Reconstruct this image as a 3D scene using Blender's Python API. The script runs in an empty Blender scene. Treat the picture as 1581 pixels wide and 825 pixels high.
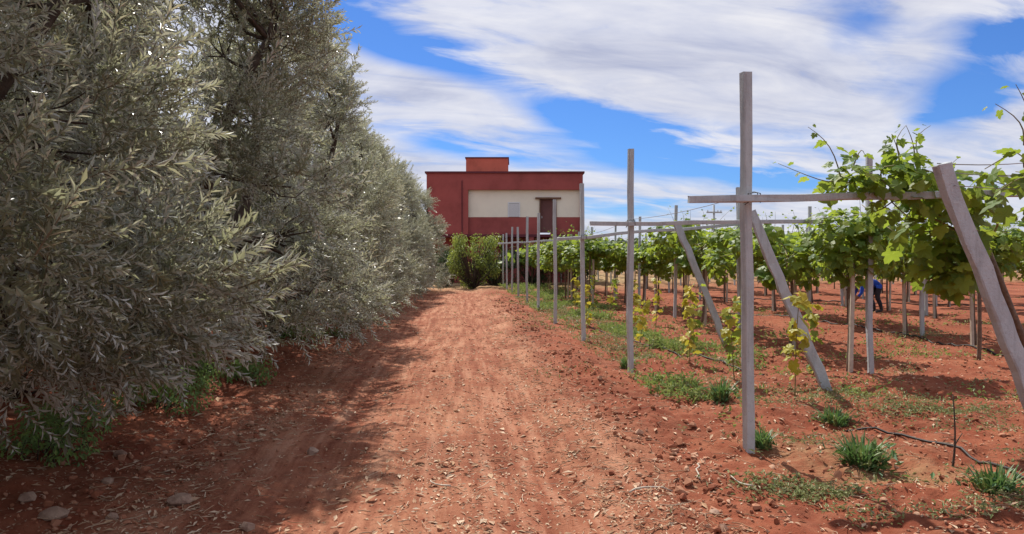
import bpy, math, random
import numpy as np
from mathutils import Vector, Matrix

random.seed(7)
sc = bpy.context.scene
col = sc.collection
R = math.radians

# ------------------------------------------------------------------ camera
cam_d = bpy.data.cameras.new('camera')
cam_d.sensor_width = 36.0
cam_d.lens = 36.0 * 1150 / 1581
cam_d.clip_start = 0.05
cam_d.clip_end = 2000
cam = bpy.data.objects.new('camera', cam_d)
cam.location = (0, 0, 1.6)
cam.rotation_euler = (R(90 - 0.57), 0, R(-4.05))
col.objects.link(cam)
sc.camera = cam

# ------------------------------------------------------------------ sun and sky
SUN_AZ, SUN_EL = R(-15), R(53)
sun_dir = Vector((math.sin(SUN_AZ) * math.cos(SUN_EL), math.cos(SUN_AZ) * math.cos(SUN_EL), math.sin(SUN_EL)))
sl = bpy.data.lights.new('sun', 'SUN')
sl.energy = 5.0
sl.angle = R(0.55)
sl.color = (1.0, 0.94, 0.85)
so = bpy.data.objects.new('sun', sl)
so.rotation_euler = sun_dir.to_track_quat('Z', 'Y').to_euler()
col.objects.link(so)

w = bpy.data.worlds.new('World')
sc.world = w
w.use_nodes = True
SKY_STRENGTH = 0.12


class NT:
    """small helper for building node trees"""
    def __init__(s, tree):
        s.t = tree
        s.t.nodes.clear()

    def n(s, kind, **kw):
        nd = s.t.nodes.new(kind)
        for k, v in kw.items():
            setattr(nd, k, v)
        return nd

    def link(s, a, b):
        s.t.links.new(a, b)

    def put(s, sock, v):
        if hasattr(v, 'bl_idname') or hasattr(v, 'is_output'):
            s.link(v, sock)
        else:
            sock.default_value = v

    def math(s, op, a, b=0.0, c=0.0, clamp=False):
        nd = s.n('ShaderNodeMath', operation=op, use_clamp=clamp)
        for i, v in enumerate((a, b, c)):
            s.put(nd.inputs[i], v)
        return nd.outputs[0]

    def mix(s, fac, a, b, blend='MIX'):
        nd = s.n('ShaderNodeMix', data_type='RGBA', blend_type=blend)
        s.put(nd.inputs[0], fac)
        for i, v in ((6, a), (7, b)):
            if isinstance(v, tuple) and len(v) == 3:
                v = (*v, 1)
            s.put(nd.inputs[i], v)
        return nd.outputs[2]

    def ramp(s, fac, stops, interp='LINEAR'):
        nd = s.n('ShaderNodeValToRGB')
        nd.color_ramp.interpolation = interp
        el = nd.color_ramp.elements
        while len(el) < len(stops):
            el.new(0.5)
        for e, (p, c) in zip(el, stops):
            e.position = p
            e.color = (*c, 1) if isinstance(c, tuple) else (c, c, c, 1)
        s.put(nd.inputs[0], fac)
        return nd.outputs[0]

    def noise(s, vec, scale, detail=4, rough=0.55, dist=0.0, out=0):
        nd = s.n('ShaderNodeTexNoise')
        if vec is not None:
            s.link(vec, nd.inputs['Vector'])
        nd.inputs['Scale'].default_value = scale
        nd.inputs['Detail'].default_value = detail
        nd.inputs['Roughness'].default_value = rough
        nd.inputs['Distortion'].default_value = dist
        return nd.outputs[out]


def build_sky():
    t = NT(w.node_tree)
    sky = t.n('ShaderNodeTexSky', sky_type='NISHITA', sun_disc=False)
    sky.sun_elevation = SUN_EL
    sky.sun_rotation = SUN_AZ
    sky.altitude = 300
    sky.air_density = 1.0
    sky.dust_density = 0.3
    sky.ozone_density = 3.0
    blue = t.mix(1.0, sky.outputs[0], (0.27, 0.45, 0.75), 'MULTIPLY')
    tc = t.n('ShaderNodeTexCoord')
    sep = t.n('ShaderNodeSeparateXYZ')
    t.link(tc.outputs['Generated'], sep.inputs[0])
    x, y, z = sep.outputs
    az = t.math('MULTIPLY', t.math('ARCTAN2', x, y), 57.29578)
    el = t.math('MULTIPLY', t.math('ARCSINE', z), 57.29578)
    # cloud layer seen in perspective: direction projected on a flat layer
    zz = t.math('MAXIMUM', t.math('ADD', z, 0.16), 0.05)
    u = t.math('DIVIDE', x, zz)
    v = t.math('DIVIDE', y, zz)
    u2 = t.math('ADD', t.math('MULTIPLY', u, 0.82), t.math('MULTIPLY', v, 0.42))
    v2 = t.math('SUBTRACT', t.math('MULTIPLY', v, 1.15), t.math('MULTIPLY', u, 0.30))
    cmb = t.n('ShaderNodeCombineXYZ')
    t.link(u2, cmb.inputs[0])
    t.link(v2, cmb.inputs[1])
    vec = cmb.outputs[0]
    n1 = t.noise(vec, 1.15, 7, 0.56, 0.9)
    st = t.n('ShaderNodeMapping')
    st.inputs['Rotation'].default_value = (0, 0, R(-24))
    st.inputs['Scale'].default_value = (1.0, 1.9, 1.0)
    t.link(vec, st.inputs[0])
    n2 = t.noise(st.outputs[0], 2.3, 9, 0.60, 0.7)
    n3 = t.math('ADD', t.math('MULTIPLY', t.noise(vec, 1.5, 7, 0.6, 0.8), 0.6), t.math('MULTIPLY', n2, 0.4))
    dens = t.math('ADD', t.math('ADD', t.math('MULTIPLY', n1, 0.60), t.math('MULTIPLY', n2, 0.72)), -0.02)
    wob = t.math('MULTIPLY', t.math('SUBTRACT', n2, 0.5), 7.0)
    # openings in the cloud sheet: azimuth, elevation, half widths, tilt, depth
    holes = ((-3.0, 15.4, 7.2, 1.45, -13, .66), (10.5, 10.6, 6.4, 1.2, -15, .64), (15.0, 7.4, 9.5, 1.35, -9, .50),
             (37.0, 13.0, 3.6, 2.6, 25, .50), (34.5, 10.0, 2.6, 1.5, 0, .46), (-8.5, 18.8, 4.0, 1.4, 0, .50),
             (0.0, 8.6, 6.5, .9, -12, .40), (13.0, 4.0, 7.0, 1.0, 0, .34), (29.0, 16.2, 2.6, 1.8, 30, .24), (25, 5.5, 4, .9, 0, .3),
             (-62, 22, 16, 5, 10, .5), (75, 25, 14, 7, -15, .5), (130, 30, 20, 8, 0, .5), (-130, 24, 20, 7, 12, .5), (10, 52, 30, 9, 10, .4))
    for a0, e0, wa, we, tilt, dep in holes:
        ca, sa = math.cos(R(tilt)), math.sin(R(tilt))
        da = t.math('SUBTRACT', az, a0)
        de = t.math('SUBTRACT', el, e0)
        p = t.math('DIVIDE', t.math('ADD', t.math('ADD', t.math('MULTIPLY', da, ca), t.math('MULTIPLY', de, sa)), wob), wa)
        q = t.math('DIVIDE', t.math('ADD', t.math('SUBTRACT', t.math('MULTIPLY', de, ca), t.math('MULTIPLY', da, sa)), t.math('MULTIPLY', wob, 0.28)), we)
        r2 = t.math('ADD', t.math('MULTIPLY', p, p), t.math('MULTIPLY', q, q))
        gss = t.math('POWER', 2.71828, t.math('MULTIPLY', r2, -1.0))
        dens = t.math('SUBTRACT', dens, t.math('MULTIPLY', gss, dep))
    mask = t.ramp(dens, ((0.24, 0.0), (0.40, 0.42), (0.58, 0.90), (0.82, 1.0)))
    ccol = t.ramp(n3, ((0.34, (3.2, 3.35, 4.2)), (0.46, (4.3, 4.4, 5.05)), (0.62, (5.4, 5.4, 5.75))))
    colr = t.mix(mask, blue, ccol)
    bg = t.n('ShaderNodeBackground')
    t.link(colr, bg.inputs[0])
    bg.inputs[1].default_value = SKY_STRENGTH
    out = t.n('ShaderNodeOutputWorld')
    t.link(bg.outputs[0], out.inputs[0])


build_sky()
sc.view_settings.view_transform = 'Standard'
sc.view_settings.look = 'None'
sc.view_settings.gamma = 1.0
sc.view_settings.exposure = 0.38
sc.view_settings.use_curve_mapping = False
sc.render.engine = 'CYCLES'
sc.cycles.use_denoising = True
sc.cycles.max_bounces = 4
sc.cycles.diffuse_bounces = 3
sc.cycles.transmission_bounces = 3
sc.cycles.sample_clamp_indirect = 6.0
sc.cycles.caustics_reflective = False
sc.cycles.caustics_refractive = False


# ------------------------------------------------------------------ materials
def new_mat(name):
    m = bpy.data.materials.new(name)
    m.use_nodes = True
    return m, NT(m.node_tree)


def finish(t, col_s, rough=0.8, bump=None, bump_str=0.4, bump_dist=0.02, spec=0.3):
    b = t.n('ShaderNodeBsdfPrincipled')
    t.put(b.inputs['Base Color'], col_s if not isinstance(col_s, tuple) else (*col_s, 1))
    t.put(b.inputs['Roughness'], rough)
    b.inputs['Specular IOR Level'].default_value = spec
    if bump is not None:
        bp = t.n('ShaderNodeBump')
        bp.inputs['Strength'].default_value = bump_str
        bp.inputs['Distance'].default_value = bump_dist
        t.link(bump, bp.inputs['Height'])
        t.link(bp.outputs[0], b.inputs['Normal'])
    o = t.n('ShaderNodeOutputMaterial')
    t.link(b.outputs[0], o.inputs[0])
    return b


def simple(name, c1, c2, scale=8, rough=0.8, bstr=0.3, bdist=0.01, spec=0.3, obj=True, detail=6):
    m, t = new_mat(name)
    tc = t.n('ShaderNodeTexCoord')
    vec = tc.outputs['Object' if obj else 'Generated']
    n = t.noise(vec, scale, detail, 0.65)
    c = t.ramp(n, ((0.3, c1), (0.7, c2)))
    n2 = t.noise(vec, scale * 6, 4, 0.6)
    finish(t, c, rough, n2, bstr, bdist, spec)
    return m


def island_random(t):
    g = t.n('ShaderNodeNewGeometry')
    oi = t.n('ShaderNodeObjectInfo')
    return t.math('FRACT', t.math('ADD', g.outputs['Random Per Island'], oi.outputs['Random'])), g


def leaf_mat(name, tops, under, trans, tfac=0.3, rough=0.45, spec=0.4):
    m, t = new_mat(name)
    rnd, g = island_random(t)
    k = len(tops)
    top = t.ramp(rnd, [((i + 0.5) / k, c) for i, c in enumerate(tops)])
    if under is not None:
        cc = t.mix(g.outputs['Backfacing'], top, under)
    else:
        cc = top
    b = t.n('ShaderNodeBsdfPrincipled')
    t.link(cc, b.inputs['Base Color'])
    b.inputs['Roughness'].default_value = rough
    b.inputs['Specular IOR Level'].default_value = spec
    tr = t.n('ShaderNodeBsdfTranslucent')
    tr.inputs[0].default_value = (*trans, 1)
    if len(tops) > 2:
        t.link(t.mix(0.5, top, trans, 'MIX'), tr.inputs[0])
    mx = t.n('ShaderNodeMixShader')
    mx.inputs[0].default_value = tfac
    t.link(b.outputs[0], mx.inputs[1])
    t.link(tr.outputs[0], mx.inputs[2])
    o = t.n('ShaderNodeOutputMaterial')
    t.link(mx.outputs[0], o.inputs[0])
    return m


def island_mat(name, cols, rough=0.9, spec=0.2, dirt=0.4):
    m, t = new_mat(name)
    rnd, g = island_random(t)
    k = len(cols)
    c = t.ramp(rnd, [((i + 0.5) / k, cc) for i, cc in enumerate(cols)])
    tc = t.n('ShaderNodeTexCoord')
    n = t.noise(tc.outputs['Object'], 60, 4, 0.6)
    c2 = t.mix(t.math('MULTIPLY', n, dirt), c, (0.16, 0.07, 0.04), 'MIX')
    finish(t, c2, rough, n, 0.5, 0.005, spec)
    return m


def soil_material():
    m, t = new_mat('red_soil')
    tc = t.n('ShaderNodeTexCoord')
    P = tc.outputs['Object']
    at = t.n('ShaderNodeAttribute', attribute_name='track').outputs['Fac']
    pale = t.n('ShaderNodeAttribute', attribute_name='pale').outputs['Fac']
    dryg = t.n('ShaderNodeAttribute', attribute_name='drygrass').outputs['Fac']
    nA = t.noise(P, 0.9, 5, 0.6, 0.4)
    nB = t.noise(P, 5.5, 6, 0.68)
    nC = t.noise(P, 38, 5, 0.7)
    nD = t.noise(P, 110, 3, 0.7)
    field = t.ramp(nA, ((0.3, (0.150, 0.038, 0.020)), (0.52, (0.225, 0.062, 0.032)), (0.72, (0.300, 0.100, 0.052))))
    track = t.ramp(nA, ((0.3, (0.215, 0.066, 0.037)), (0.5, (0.305, 0.114, 0.064)), (0.72, (0.405, 0.190, 0.117))))
    mp = t.n('ShaderNodeMapping')
    mp.inputs['Scale'].default_value = (7.0, 0.55, 1)
    t.link(P, mp.inputs[0])
    nS = t.noise(mp.outputs[0], 1.0, 5, 0.65, 0.3)
    track = t.mix(t.ramp(nS, ((0.38, 0.9), (0.54, 0.0))), track, (0.175, 0.046, 0.024))
    track = t.mix(t.ramp(nS, ((0.52, 0.0), (0.70, 0.6))), track, (0.46, 0.25, 0.165))
    c = t.mix(at, field, track)
    c = t.mix(t.math('MULTIPLY', t.math('SUBTRACT', nB, 0.42, clamp=True), 1.6, clamp=True), c, t.mix(0.5, c, (0.46, 0.24, 0.14)))
    c = t.mix(t.math('MULTIPLY', t.math('SUBTRACT', 0.50, nC, clamp=True), 2.2, clamp=True), c, t.mix(0.62, c, (0.085, 0.022, 0.012)))
    fle = t.ramp(nD, ((0.60, 0.0), (0.68, 1.0)))
    c = t.mix(t.math('MULTIPLY', t.math('MULTIPLY', fle, pale), 0.8), c, (0.52, 0.33, 0.21))
    c = t.mix(t.math('MULTIPLY', pale, t.math('MULTIPLY', nB, 0.75)), c, (0.46, 0.25, 0.15))
    c = t.mix(t.math('MULTIPLY', dryg, t.ramp(nB, ((0.35, 0.2), (0.6, 1.0)))), c, (0.33, 0.27, 0.14))
    h = t.math('ADD', t.math('MULTIPLY', nC, 0.7), t.math('MULTIPLY', nD, 0.3))
    h = t.math('ADD', h, t.math('MULTIPLY', nB, 0.9))
    finish(t, c, 0.95, h, 0.75, 0.03, 0.12)
    return m


M = {}
M['soil'] = soil_material()
M['olive_leaf'] = leaf_mat('olive_leaf', ((0.088, 0.098, 0.056), (0.140, 0.155, 0.096), (0.460, 0.475, 0.410), (0.066, 0.074, 0.046), (0.190, 0.172, 0.092), (0.115, 0.128, 0.080)),
                           (0.66, 0.69, 0.64), (0.60, 0.61, 0.36), 0.40, 0.34, 0.75)
M['vine_leaf'] = leaf_mat('vine_leaf', ((0.065, 0.140, 0.028), (0.105, 0.200, 0.032), (0.165, 0.260, 0.042), (0.080, 0.165, 0.036), (0.240, 0.300, 0.050)),
                          (0.14, 0.21, 0.085), (0.50, 0.60, 0.05), 0.48, 0.5, 0.3)
M['young_leaf'] = leaf_mat('young_leaf', ((0.34, 0.33, 0.035), (0.48, 0.42, 0.040), (0.24, 0.28, 0.035), (0.58, 0.46, 0.05)),
                           (0.30, 0.32, 0.09), (0.60, 0.52, 0.05), 0.38, 0.5)
M['shrub_leaf'] = leaf_mat('shrub_leaf', ((0.16, 0.22, 0.05), (0.22, 0.28, 0.06), (0.28, 0.32, 0.075), (0.12, 0.18, 0.045)),
                           (0.15, 0.19, 0.07), (0.45, 0.52, 0.08), 0.38, 0.5)
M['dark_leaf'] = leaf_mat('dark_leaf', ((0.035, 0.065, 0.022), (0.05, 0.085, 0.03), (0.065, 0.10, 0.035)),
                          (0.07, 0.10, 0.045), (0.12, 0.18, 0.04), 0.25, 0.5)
M['weed_leaf'] = leaf_mat('weed_leaf', ((0.15, 0.26, 0.075), (0.20, 0.33, 0.09), (0.26, 0.38, 0.10), (0.17, 0.28, 0.10)),
                          (0.15, 0.22, 0.10), (0.26, 0.42, 0.08), 0.3, 0.5)
M['grass_blade'] = leaf_mat('grass_blade', ((0.06, 0.14, 0.05), (0.09, 0.18, 0.06), (0.12, 0.20, 0.06), (0.20, 0.22, 0.08)),
                            None, (0.2, 0.36, 0.08), 0.25, 0.5)
M['mat_weed'] = leaf_mat('mat_weed', ((0.19, 0.23, 0.08), (0.26, 0.28, 0.12), (0.33, 0.30, 0.16), (0.16, 0.21, 0.07)),
                         (0.24, 0.25, 0.15), (0.3, 0.34, 0.1), 0.25, 0.6)
M['bark'] = simple('bark', (0.045, 0.032, 0.024), (0.12, 0.092, 0.070), 14, 0.9, 0.9, 0.02)
M['vine_bark'] = simple('vine_bark', (0.10, 0.065, 0.045), (0.22, 0.16, 0.12), 30, 0.9, 0.6, 0.01)
M['cane'] = simple('cane', (0.16, 0.16, 0.06), (0.26, 0.20, 0.10), 30, 0.7, 0.2, 0.003)
M['olive_twig'] = simple('olive_twig', (0.13, 0.12, 0.08), (0.24, 0.22, 0.16), 30, 0.8, 0.2, 0.003)
M['wire'] = simple('wire', (0.22, 0.22, 0.23), (0.34, 0.34, 0.34), 20, 0.5, 0.1, 0.001)
M['hose'] = simple('hose', (0.012, 0.011, 0.011), (0.05, 0.04, 0.035), 9, 0.6, 0.2, 0.003)
M['stake'] = simple('stake', (0.42, 0.36, 0.29), (0.56, 0.50, 0.42), 12, 0.85, 0.4, 0.004)
M['clod'] = island_mat('clod', ((0.27, 0.088, 0.048), (0.36, 0.14, 0.075), (0.46, 0.23, 0.14), (0.33, 0.12, 0.065), (0.54, 0.33, 0.22)))
M['litter'] = island_mat('litter', ((0.50, 0.34, 0.22), (0.40, 0.24, 0.14), (0.66, 0.52, 0.38), (0.40, 0.24, 0.15), (0.58, 0.43, 0.30)), dirt=0.15)
M['stone'] = simple('stone', (0.22, 0.12, 0.085), (0.42, 0.30, 0.22), 9, 0.85, 0.6, 0.015)


def concrete():
    m, t = new_mat('weathered_concrete')
    tc = t.n('ShaderNodeTexCoord')
    oi = t.n('ShaderNodeObjectInfo')
    ad = t.n('ShaderNodeVectorMath', operation='ADD')
    t.link(tc.outputs['Object'], ad.inputs[0])
    cb = t.n('ShaderNodeCombineXYZ')
    t.link(t.math('MULTIPLY', oi.outputs['Random'], 37.0), cb.inputs[0])
    t.link(cb.outputs[0], ad.inputs[1])
    mp = t.n('ShaderNodeMapping')
    mp.inputs['Scale'].default_value = (7, 7, 3.5)
    t.link(ad.outputs[0], mp.inputs[0])
    n1 = t.noise(mp.outputs[0], 1.0, 7, 0.65, 0.4)
    n2 = t.noise(ad.outputs[0], 70, 4, 0.7)
    c = t.ramp(n1, ((0.25, (0.36, 0.385, 0.40)), (0.5, (0.45, 0.48, 0.50)), (0.75, (0.53, 0.555, 0.565))))
    c = t.mix(t.ramp(n2, ((0.30, 0.6), (0.40, 0.0))), c, (0.22, 0.21, 0.21))
    mp2 = t.n('ShaderNodeMapping')
    mp2.inputs['Scale'].default_value = (14, 14, 1.1)
    t.link(ad.outputs[0], mp2.inputs[0])
    n3 = t.noise(mp2.outputs[0], 1.0, 6, 0.7, 0.3)
    c = t.mix(t.ramp(n3, ((0.52, 0.0), (0.72, 0.55))), c, (0.19, 0.19, 0.185))
    n4 = t.noise(ad.outputs[0], 22, 5, 0.7)
    c = t.mix(t.ramp(n4, ((0.58, 0.0), (0.70, 0.5))), c, (0.60, 0.59, 0.57))
    finish(t, c, 0.92, t.math('ADD', n4, t.math('MULTIPLY', n2, 0.6)), 0.7, 0.012, 0.2)
    return m


M['concrete'] = concrete()


def plaster(name, c, stain=0.28):
    m, t = new_mat(name)
    tc = t.n('ShaderNodeTexCoord')
    mp = t.n('ShaderNodeMapping')
    mp.inputs['Scale'].default_value = (0.45, 0.45, 0.40)
    t.link(tc.outputs['Object'], mp.inputs[0])
    n1 = t.noise(mp.outputs[0], 1.6, 7, 0.65)
    n2 = t.noise(tc.outputs['Object'], 12, 5, 0.6)
    d = tuple(v * (1 - stain) for v in c)
    l = tuple(min(1, v * (1 + stain * 0.5)) for v in c)
    cc = t.ramp(n1, ((0.3, d), (0.5, c), (0.72, l)))
    finish(t, cc, 0.85, n2, 0.2, 0.01, 0.25)
    return m


M['maroon'] = plaster('maroon_plaster', (0.345, 0.086, 0.078))
M['orange_red'] = plaster('orange_red_plaster', (0.58, 0.155, 0.10))
M['cream'] = plaster('cream_plaster', (0.86, 0.80, 0.67), 0.08)
M['coping'] = plaster('coping_paint', (0.13, 0.035, 0.045))
M['door_paint'] = plaster('door_paint', (0.17, 0.075, 0.07))
M['timber'] = plaster('timber', (0.17, 0.09, 0.06))
M['shutter'] = plaster('shutter_white', (0.72, 0.72, 0.74), 0.06)
M['dark_glass'] = simple('dark_glass', (0.02, 0.025, 0.035), (0.04, 0.045, 0.06), 2, 0.12, 0.0, 0.001, 0.6)
M['shirt'] = simple('blue_shirt', (0.015, 0.06, 0.42), (0.03, 0.11, 0.60), 7, 0.85, 0.3, 0.01)
M['trousers'] = simple('dark_trousers', (0.02, 0.022, 0.035), (0.04, 0.042, 0.06), 7, 0.9, 0.3, 0.01)
M['skin'] = simple('brown_skin', (0.20, 0.105, 0.065), (0.27, 0.15, 0.095), 10, 0.55, 0.1, 0.003)
M['cap'] = simple('dark_cap', (0.03, 0.03, 0.035), (0.06, 0.055, 0.055), 10, 0.9, 0.2, 0.003)


# ------------------------------------------------------------------ mesh helpers
class MB:
    """collects geometry for one mesh object"""
    def __init__(s):
        s.V, s.F, s.n = [], [], 0

    def add(s, V, F, mat=0, smooth=False):
        V = np.asarray(V, dtype=np.float64).reshape(-1, 3)
        F = np.asarray(F, dtype=np.int64)
        if len(F):
            s.F.append((F + s.n, mat, smooth))
        s.V.append(V)
        s.n += len(V)
        return s

    def mesh(s, name, mats):
        me = bpy.data.meshes.new(name)
        V = np.concatenate(s.V)
        me.vertices.add(len(V))
        me.vertices.foreach_set('co', V.ravel())
        loops = np.concatenate([f.ravel() for f, _, _ in s.F])
        sizes = np.concatenate([np.full(len(f), f.shape[1]) for f, _, _ in s.F])
        mi = np.concatenate([np.full(len(f), m) for f, m, _ in s.F])
        sm = np.concatenate([np.full(len(f), x, dtype=bool) for f, _, x in s.F])
        me.loops.add(len(loops))
        me.loops.foreach_set('vertex_index', loops)
        me.polygons.add(len(sizes))
        me.polygons.foreach_set('loop_start', np.concatenate(([0], np.cumsum(sizes)[:-1])))
        me.polygons.foreach_set('material_index', mi)
        me.polygons.foreach_set('use_smooth', sm)
        for m in (mats if isinstance(mats, (list, tuple)) else [mats]):
            me.materials.append(m)
        me.update(calc_edges=True)
        return me

    def box(s, x0, x1, y0, y1, z0, z1, mat=0):
        V = [(x, y, z) for z in (z0, z1) for y in (y0, y1) for x in (x0, x1)]
        F = [(0, 2, 3, 1), (4, 5, 7, 6), (0, 1, 5, 4), (2, 6, 7, 3), (0, 4, 6, 2), (1, 3, 7, 5)]
        return s.add(V, F, mat)

    def tube(s, pts, rad, sides=6, mat=0, smooth=True, cap=True, section=None):
        P = np.asarray(pts, float)
        n = len(P)
        rad = np.broadcast_to(np.asarray(rad, float), (n,))
        T = np.gradient(P, axis=0)
        T /= np.linalg.norm(T, axis=1)[:, None] + 1e-12
        ref = np.array((0, 1.0, 0)) if abs(T[0][1]) < 0.8 else np.array((1.0, 0, 0))
        V = []
        for i in range(n):
            a = ref - T[i] * (ref @ T[i])
            a /= np.linalg.norm(a)
            ref = a
            b = np.cross(T[i], a)
            if section is None:
                th = np.linspace(0, 2 * np.pi, sides, endpoint=False)
                V.append(P[i] + rad[i] * (np.cos(th)[:, None] * a + np.sin(th)[:, None] * b))
            else:
                sides = len(section)
                V.append(P[i] + rad[i] * (section[:, :1] * a + section[:, 1:] * b))
        V = np.concatenate(V)
        F = []
        for i in range(n - 1):
            for k in range(sides):
                k2 = (k + 1) % sides
                F.append((i * sides + k, i * sides + k2, (i + 1) * sides + k2, (i + 1) * sides + k))
        base = s.n
        s.add(V, F, mat, smooth)
        if cap:
            s.F.append((np.array([[base + k for k in range(sides)][::-1]]), mat, False))
            s.F.append((np.array([[base + (n - 1) * sides + k for k in range(sides)]]), mat, False))
        return s


def obj(name, me, parent=None, loc=None, rot=None, scale=None):
    o = bpy.data.objects.new(name, me)
    col.objects.link(o)
    if parent is not None:
        o.parent = parent
    if loc is not None:
        o.location = loc
    if rot is not None:
        o.rotation_euler = rot
    if scale is not None:
        o.scale = scale if hasattr(scale, '__len__') else (scale,) * 3
    return o


def tag(o, label=None, cat=None, group=None, kind=None):
    for k, v in (('label', label), ('category', cat), ('group', group), ('kind', kind)):
        if v:
            o[k] = v
    return o


def thing(name, label, cat, loc=(0, 0, 0), rotz=0.0, group=None, scale=None):
    o = obj(name, None, None, loc, (0, 0, rotz), scale)
    o.empty_display_size = 0.2
    return tag(o, label, cat, group)


ORD = ['first', 'second', 'third', 'fourth', 'fifth', 'sixth', 'seventh', 'eighth', 'ninth', 'tenth', 'eleventh', 'twelfth',
       'thirteenth', 'fourteenth', 'fifteenth', 'sixteenth', 'seventeenth', 'eighteenth', 'nineteenth', 'twentieth']

_tabs = {}


def vnoise(x, y, seed=0):
    if seed not in _tabs:
        _tabs[seed] = np.random.default_rng(seed + 100).random((256, 256)) * 2 - 1
    T = _tabs[seed]
    xi = np.floor(x).astype(int)
    yi = np.floor(y).astype(int)
    fx = x - xi
    fy = y - yi
    fx = fx * fx * (3 - 2 * fx)
    fy = fy * fy * (3 - 2 * fy)
    a = T[xi & 255, yi & 255]
    b = T[(xi + 1) & 255, yi & 255]
    c = T[xi & 255, (yi + 1) & 255]
    d = T[(xi + 1) & 255, (yi + 1) & 255]
    return (a * (1 - fx) + b * fx) * (1 - fy) + (c * (1 - fx) + d * fx) * fy


def fbm(x, y, seed, octs=3):
    s = 0
    for o in range(octs):
        s = s + vnoise(x * 2 ** o + 13.7 * o, y * 2 ** o + 5.1 * o, seed + o) / 2 ** o
    return s


def norm(v):
    return v / (np.linalg.norm(v, axis=-1, keepdims=True) + 1e-12)


# ------------------------------------------------------------------ ground
def gaus(x, c, s):
    return np.exp(-((x - c) / s) ** 2)


def H(x, y):
    x = np.asarray(x, float)
    y = np.asarray(y, float)
    wx = x + 0.12 * vnoise(y * 0.35, y * 0 + 3.3, 41)
    fade = 1 / (1 + (np.abs(y) / 45) ** 2)
    h = -0.045 * gaus(wx, -1.15, 0.34) - 0.04 * gaus(wx, 0.55, 0.36)
    h = h + (0.085 + 0.05 * vnoise(x * 1.1, y * 0.8, 51)) * gaus(wx, 1.75, 0.36) + 0.05 * gaus(wx, 1.15, 0.25)
    h = h + 0.16 / (1 + np.exp(-(-wx - 2.7) * 3.2))
    f = 1 / (1 + np.exp(-(wx - 2.2) * 6))
    h = h + f * (0.05 * np.sin(y * 3.6 + 1.2 * vnoise(x * 0.5, y * 0.3, 52)) * (0.5 + 0.5 * vnoise(x * 0.25, y * 0.25, 53)) + 0.03)
    rgh = 0.85 + 1.1 * f + 0.9 * gaus(wx, 1.7, 0.5) + 0.5 / (1 + np.exp(-(-wx - 1.6) * 4))
    h = h + 0.035 * vnoise(x * 0.9, y * 0.9, 61) + 0.012 * vnoise(x * 6, y * 0.7, 65) * gaus(x, -.3, 1.6)
    h = h + fade * rgh * (0.018 * vnoise(x * 3.1, y * 3.1, 62) + 0.013 * vnoise(x * 7.3, y * 7.3, 63) + 0.010 * vnoise(x * 14, y * 14, 64))
    return h


def h1(x, y):
    return float(H(np.array([x]), np.array([y]))[0])


def axis(lo, a, b, hi, fine, g_lo, g_hi):
    mid = list(np.arange(a, b, fine))
    up, s, v = [], fine, mid[-1]
    while v < hi:
        s *= g_hi
        v += s
        up.append(v)
    dn, s, v = [], fine, mid[0]
    while v > lo:
        s *= g_lo
        v -= s
        dn.append(v)
    return np.array(dn[::-1] + mid + up)


def build_ground():
    xs = axis(-220, -4.2, 5.2, 320, 0.035, 1.07, 1.045)
    ys = axis(-60, 4.0, 8.5, 520, 0.035, 1.12, 1.017)
    X, Y = np.meshgrid(xs, ys)
    x, y = X.ravel(), Y.ravel()
    z = H(x, y)
    z[np.abs(y) > 120] *= 0.3
    nx, ny = len(xs), len(ys)
    i = np.arange(nx * ny).reshape(ny, nx)
    F = np.stack([i[:-1, :-1], i[:-1, 1:], i[1:, 1:], i[1:, :-1]], -1).reshape(-1, 4)
    mb = MB()
    mb.add(np.stack([x, y, z], 1), F, 0, True)
    me = mb.mesh('ground', M['soil'])
    wx = x + 0.25 * vnoise(y * 0.5, x * 0.5, 71)
    tr = 1 / (1 + np.exp(-(wx + 2.3) * 5)) * (1 - 1 / (1 + np.exp(-(wx - 1.35) * 6)))
    pale = (0.75 * gaus(wx, 1.05, 0.32) + 0.5 * gaus(wx, -0.3, 0.5) + 0.55 * gaus(wx, -1.9, 0.35)) * (0.55 + 0.45 * vnoise(x * 2, y * 1.2, 72))
    pale = np.clip(pale + 0.25 * np.clip(vnoise(x * 1.3, y * 1.3, 73), 0, 1), 0, 1)
    dg = np.clip((y - 36) / 8, 0, 1) * gaus(x, 0, 14) * 0.8
    dg = np.clip(dg + 0.45 * np.clip(fbm(x * 0.6, y * 0.5, 74, 2) - 0.15, 0, 1) * gaus(x, 3.1, 0.9) * (y > 5), 0, 1)
    dg = np.clip(dg + 0.6 * np.clip((y - 46) / 10, 0, 1), 0, 1)
    for nm, arr in (('track', tr), ('pale', pale), ('drygrass', dg)):
        a = me.attributes.new(nm, 'FLOAT', 'POINT')
        a.data.foreach_set('value', arr.astype(np.float32))
    tag(obj('ground', me), kind='structure')


build_ground()


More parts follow.
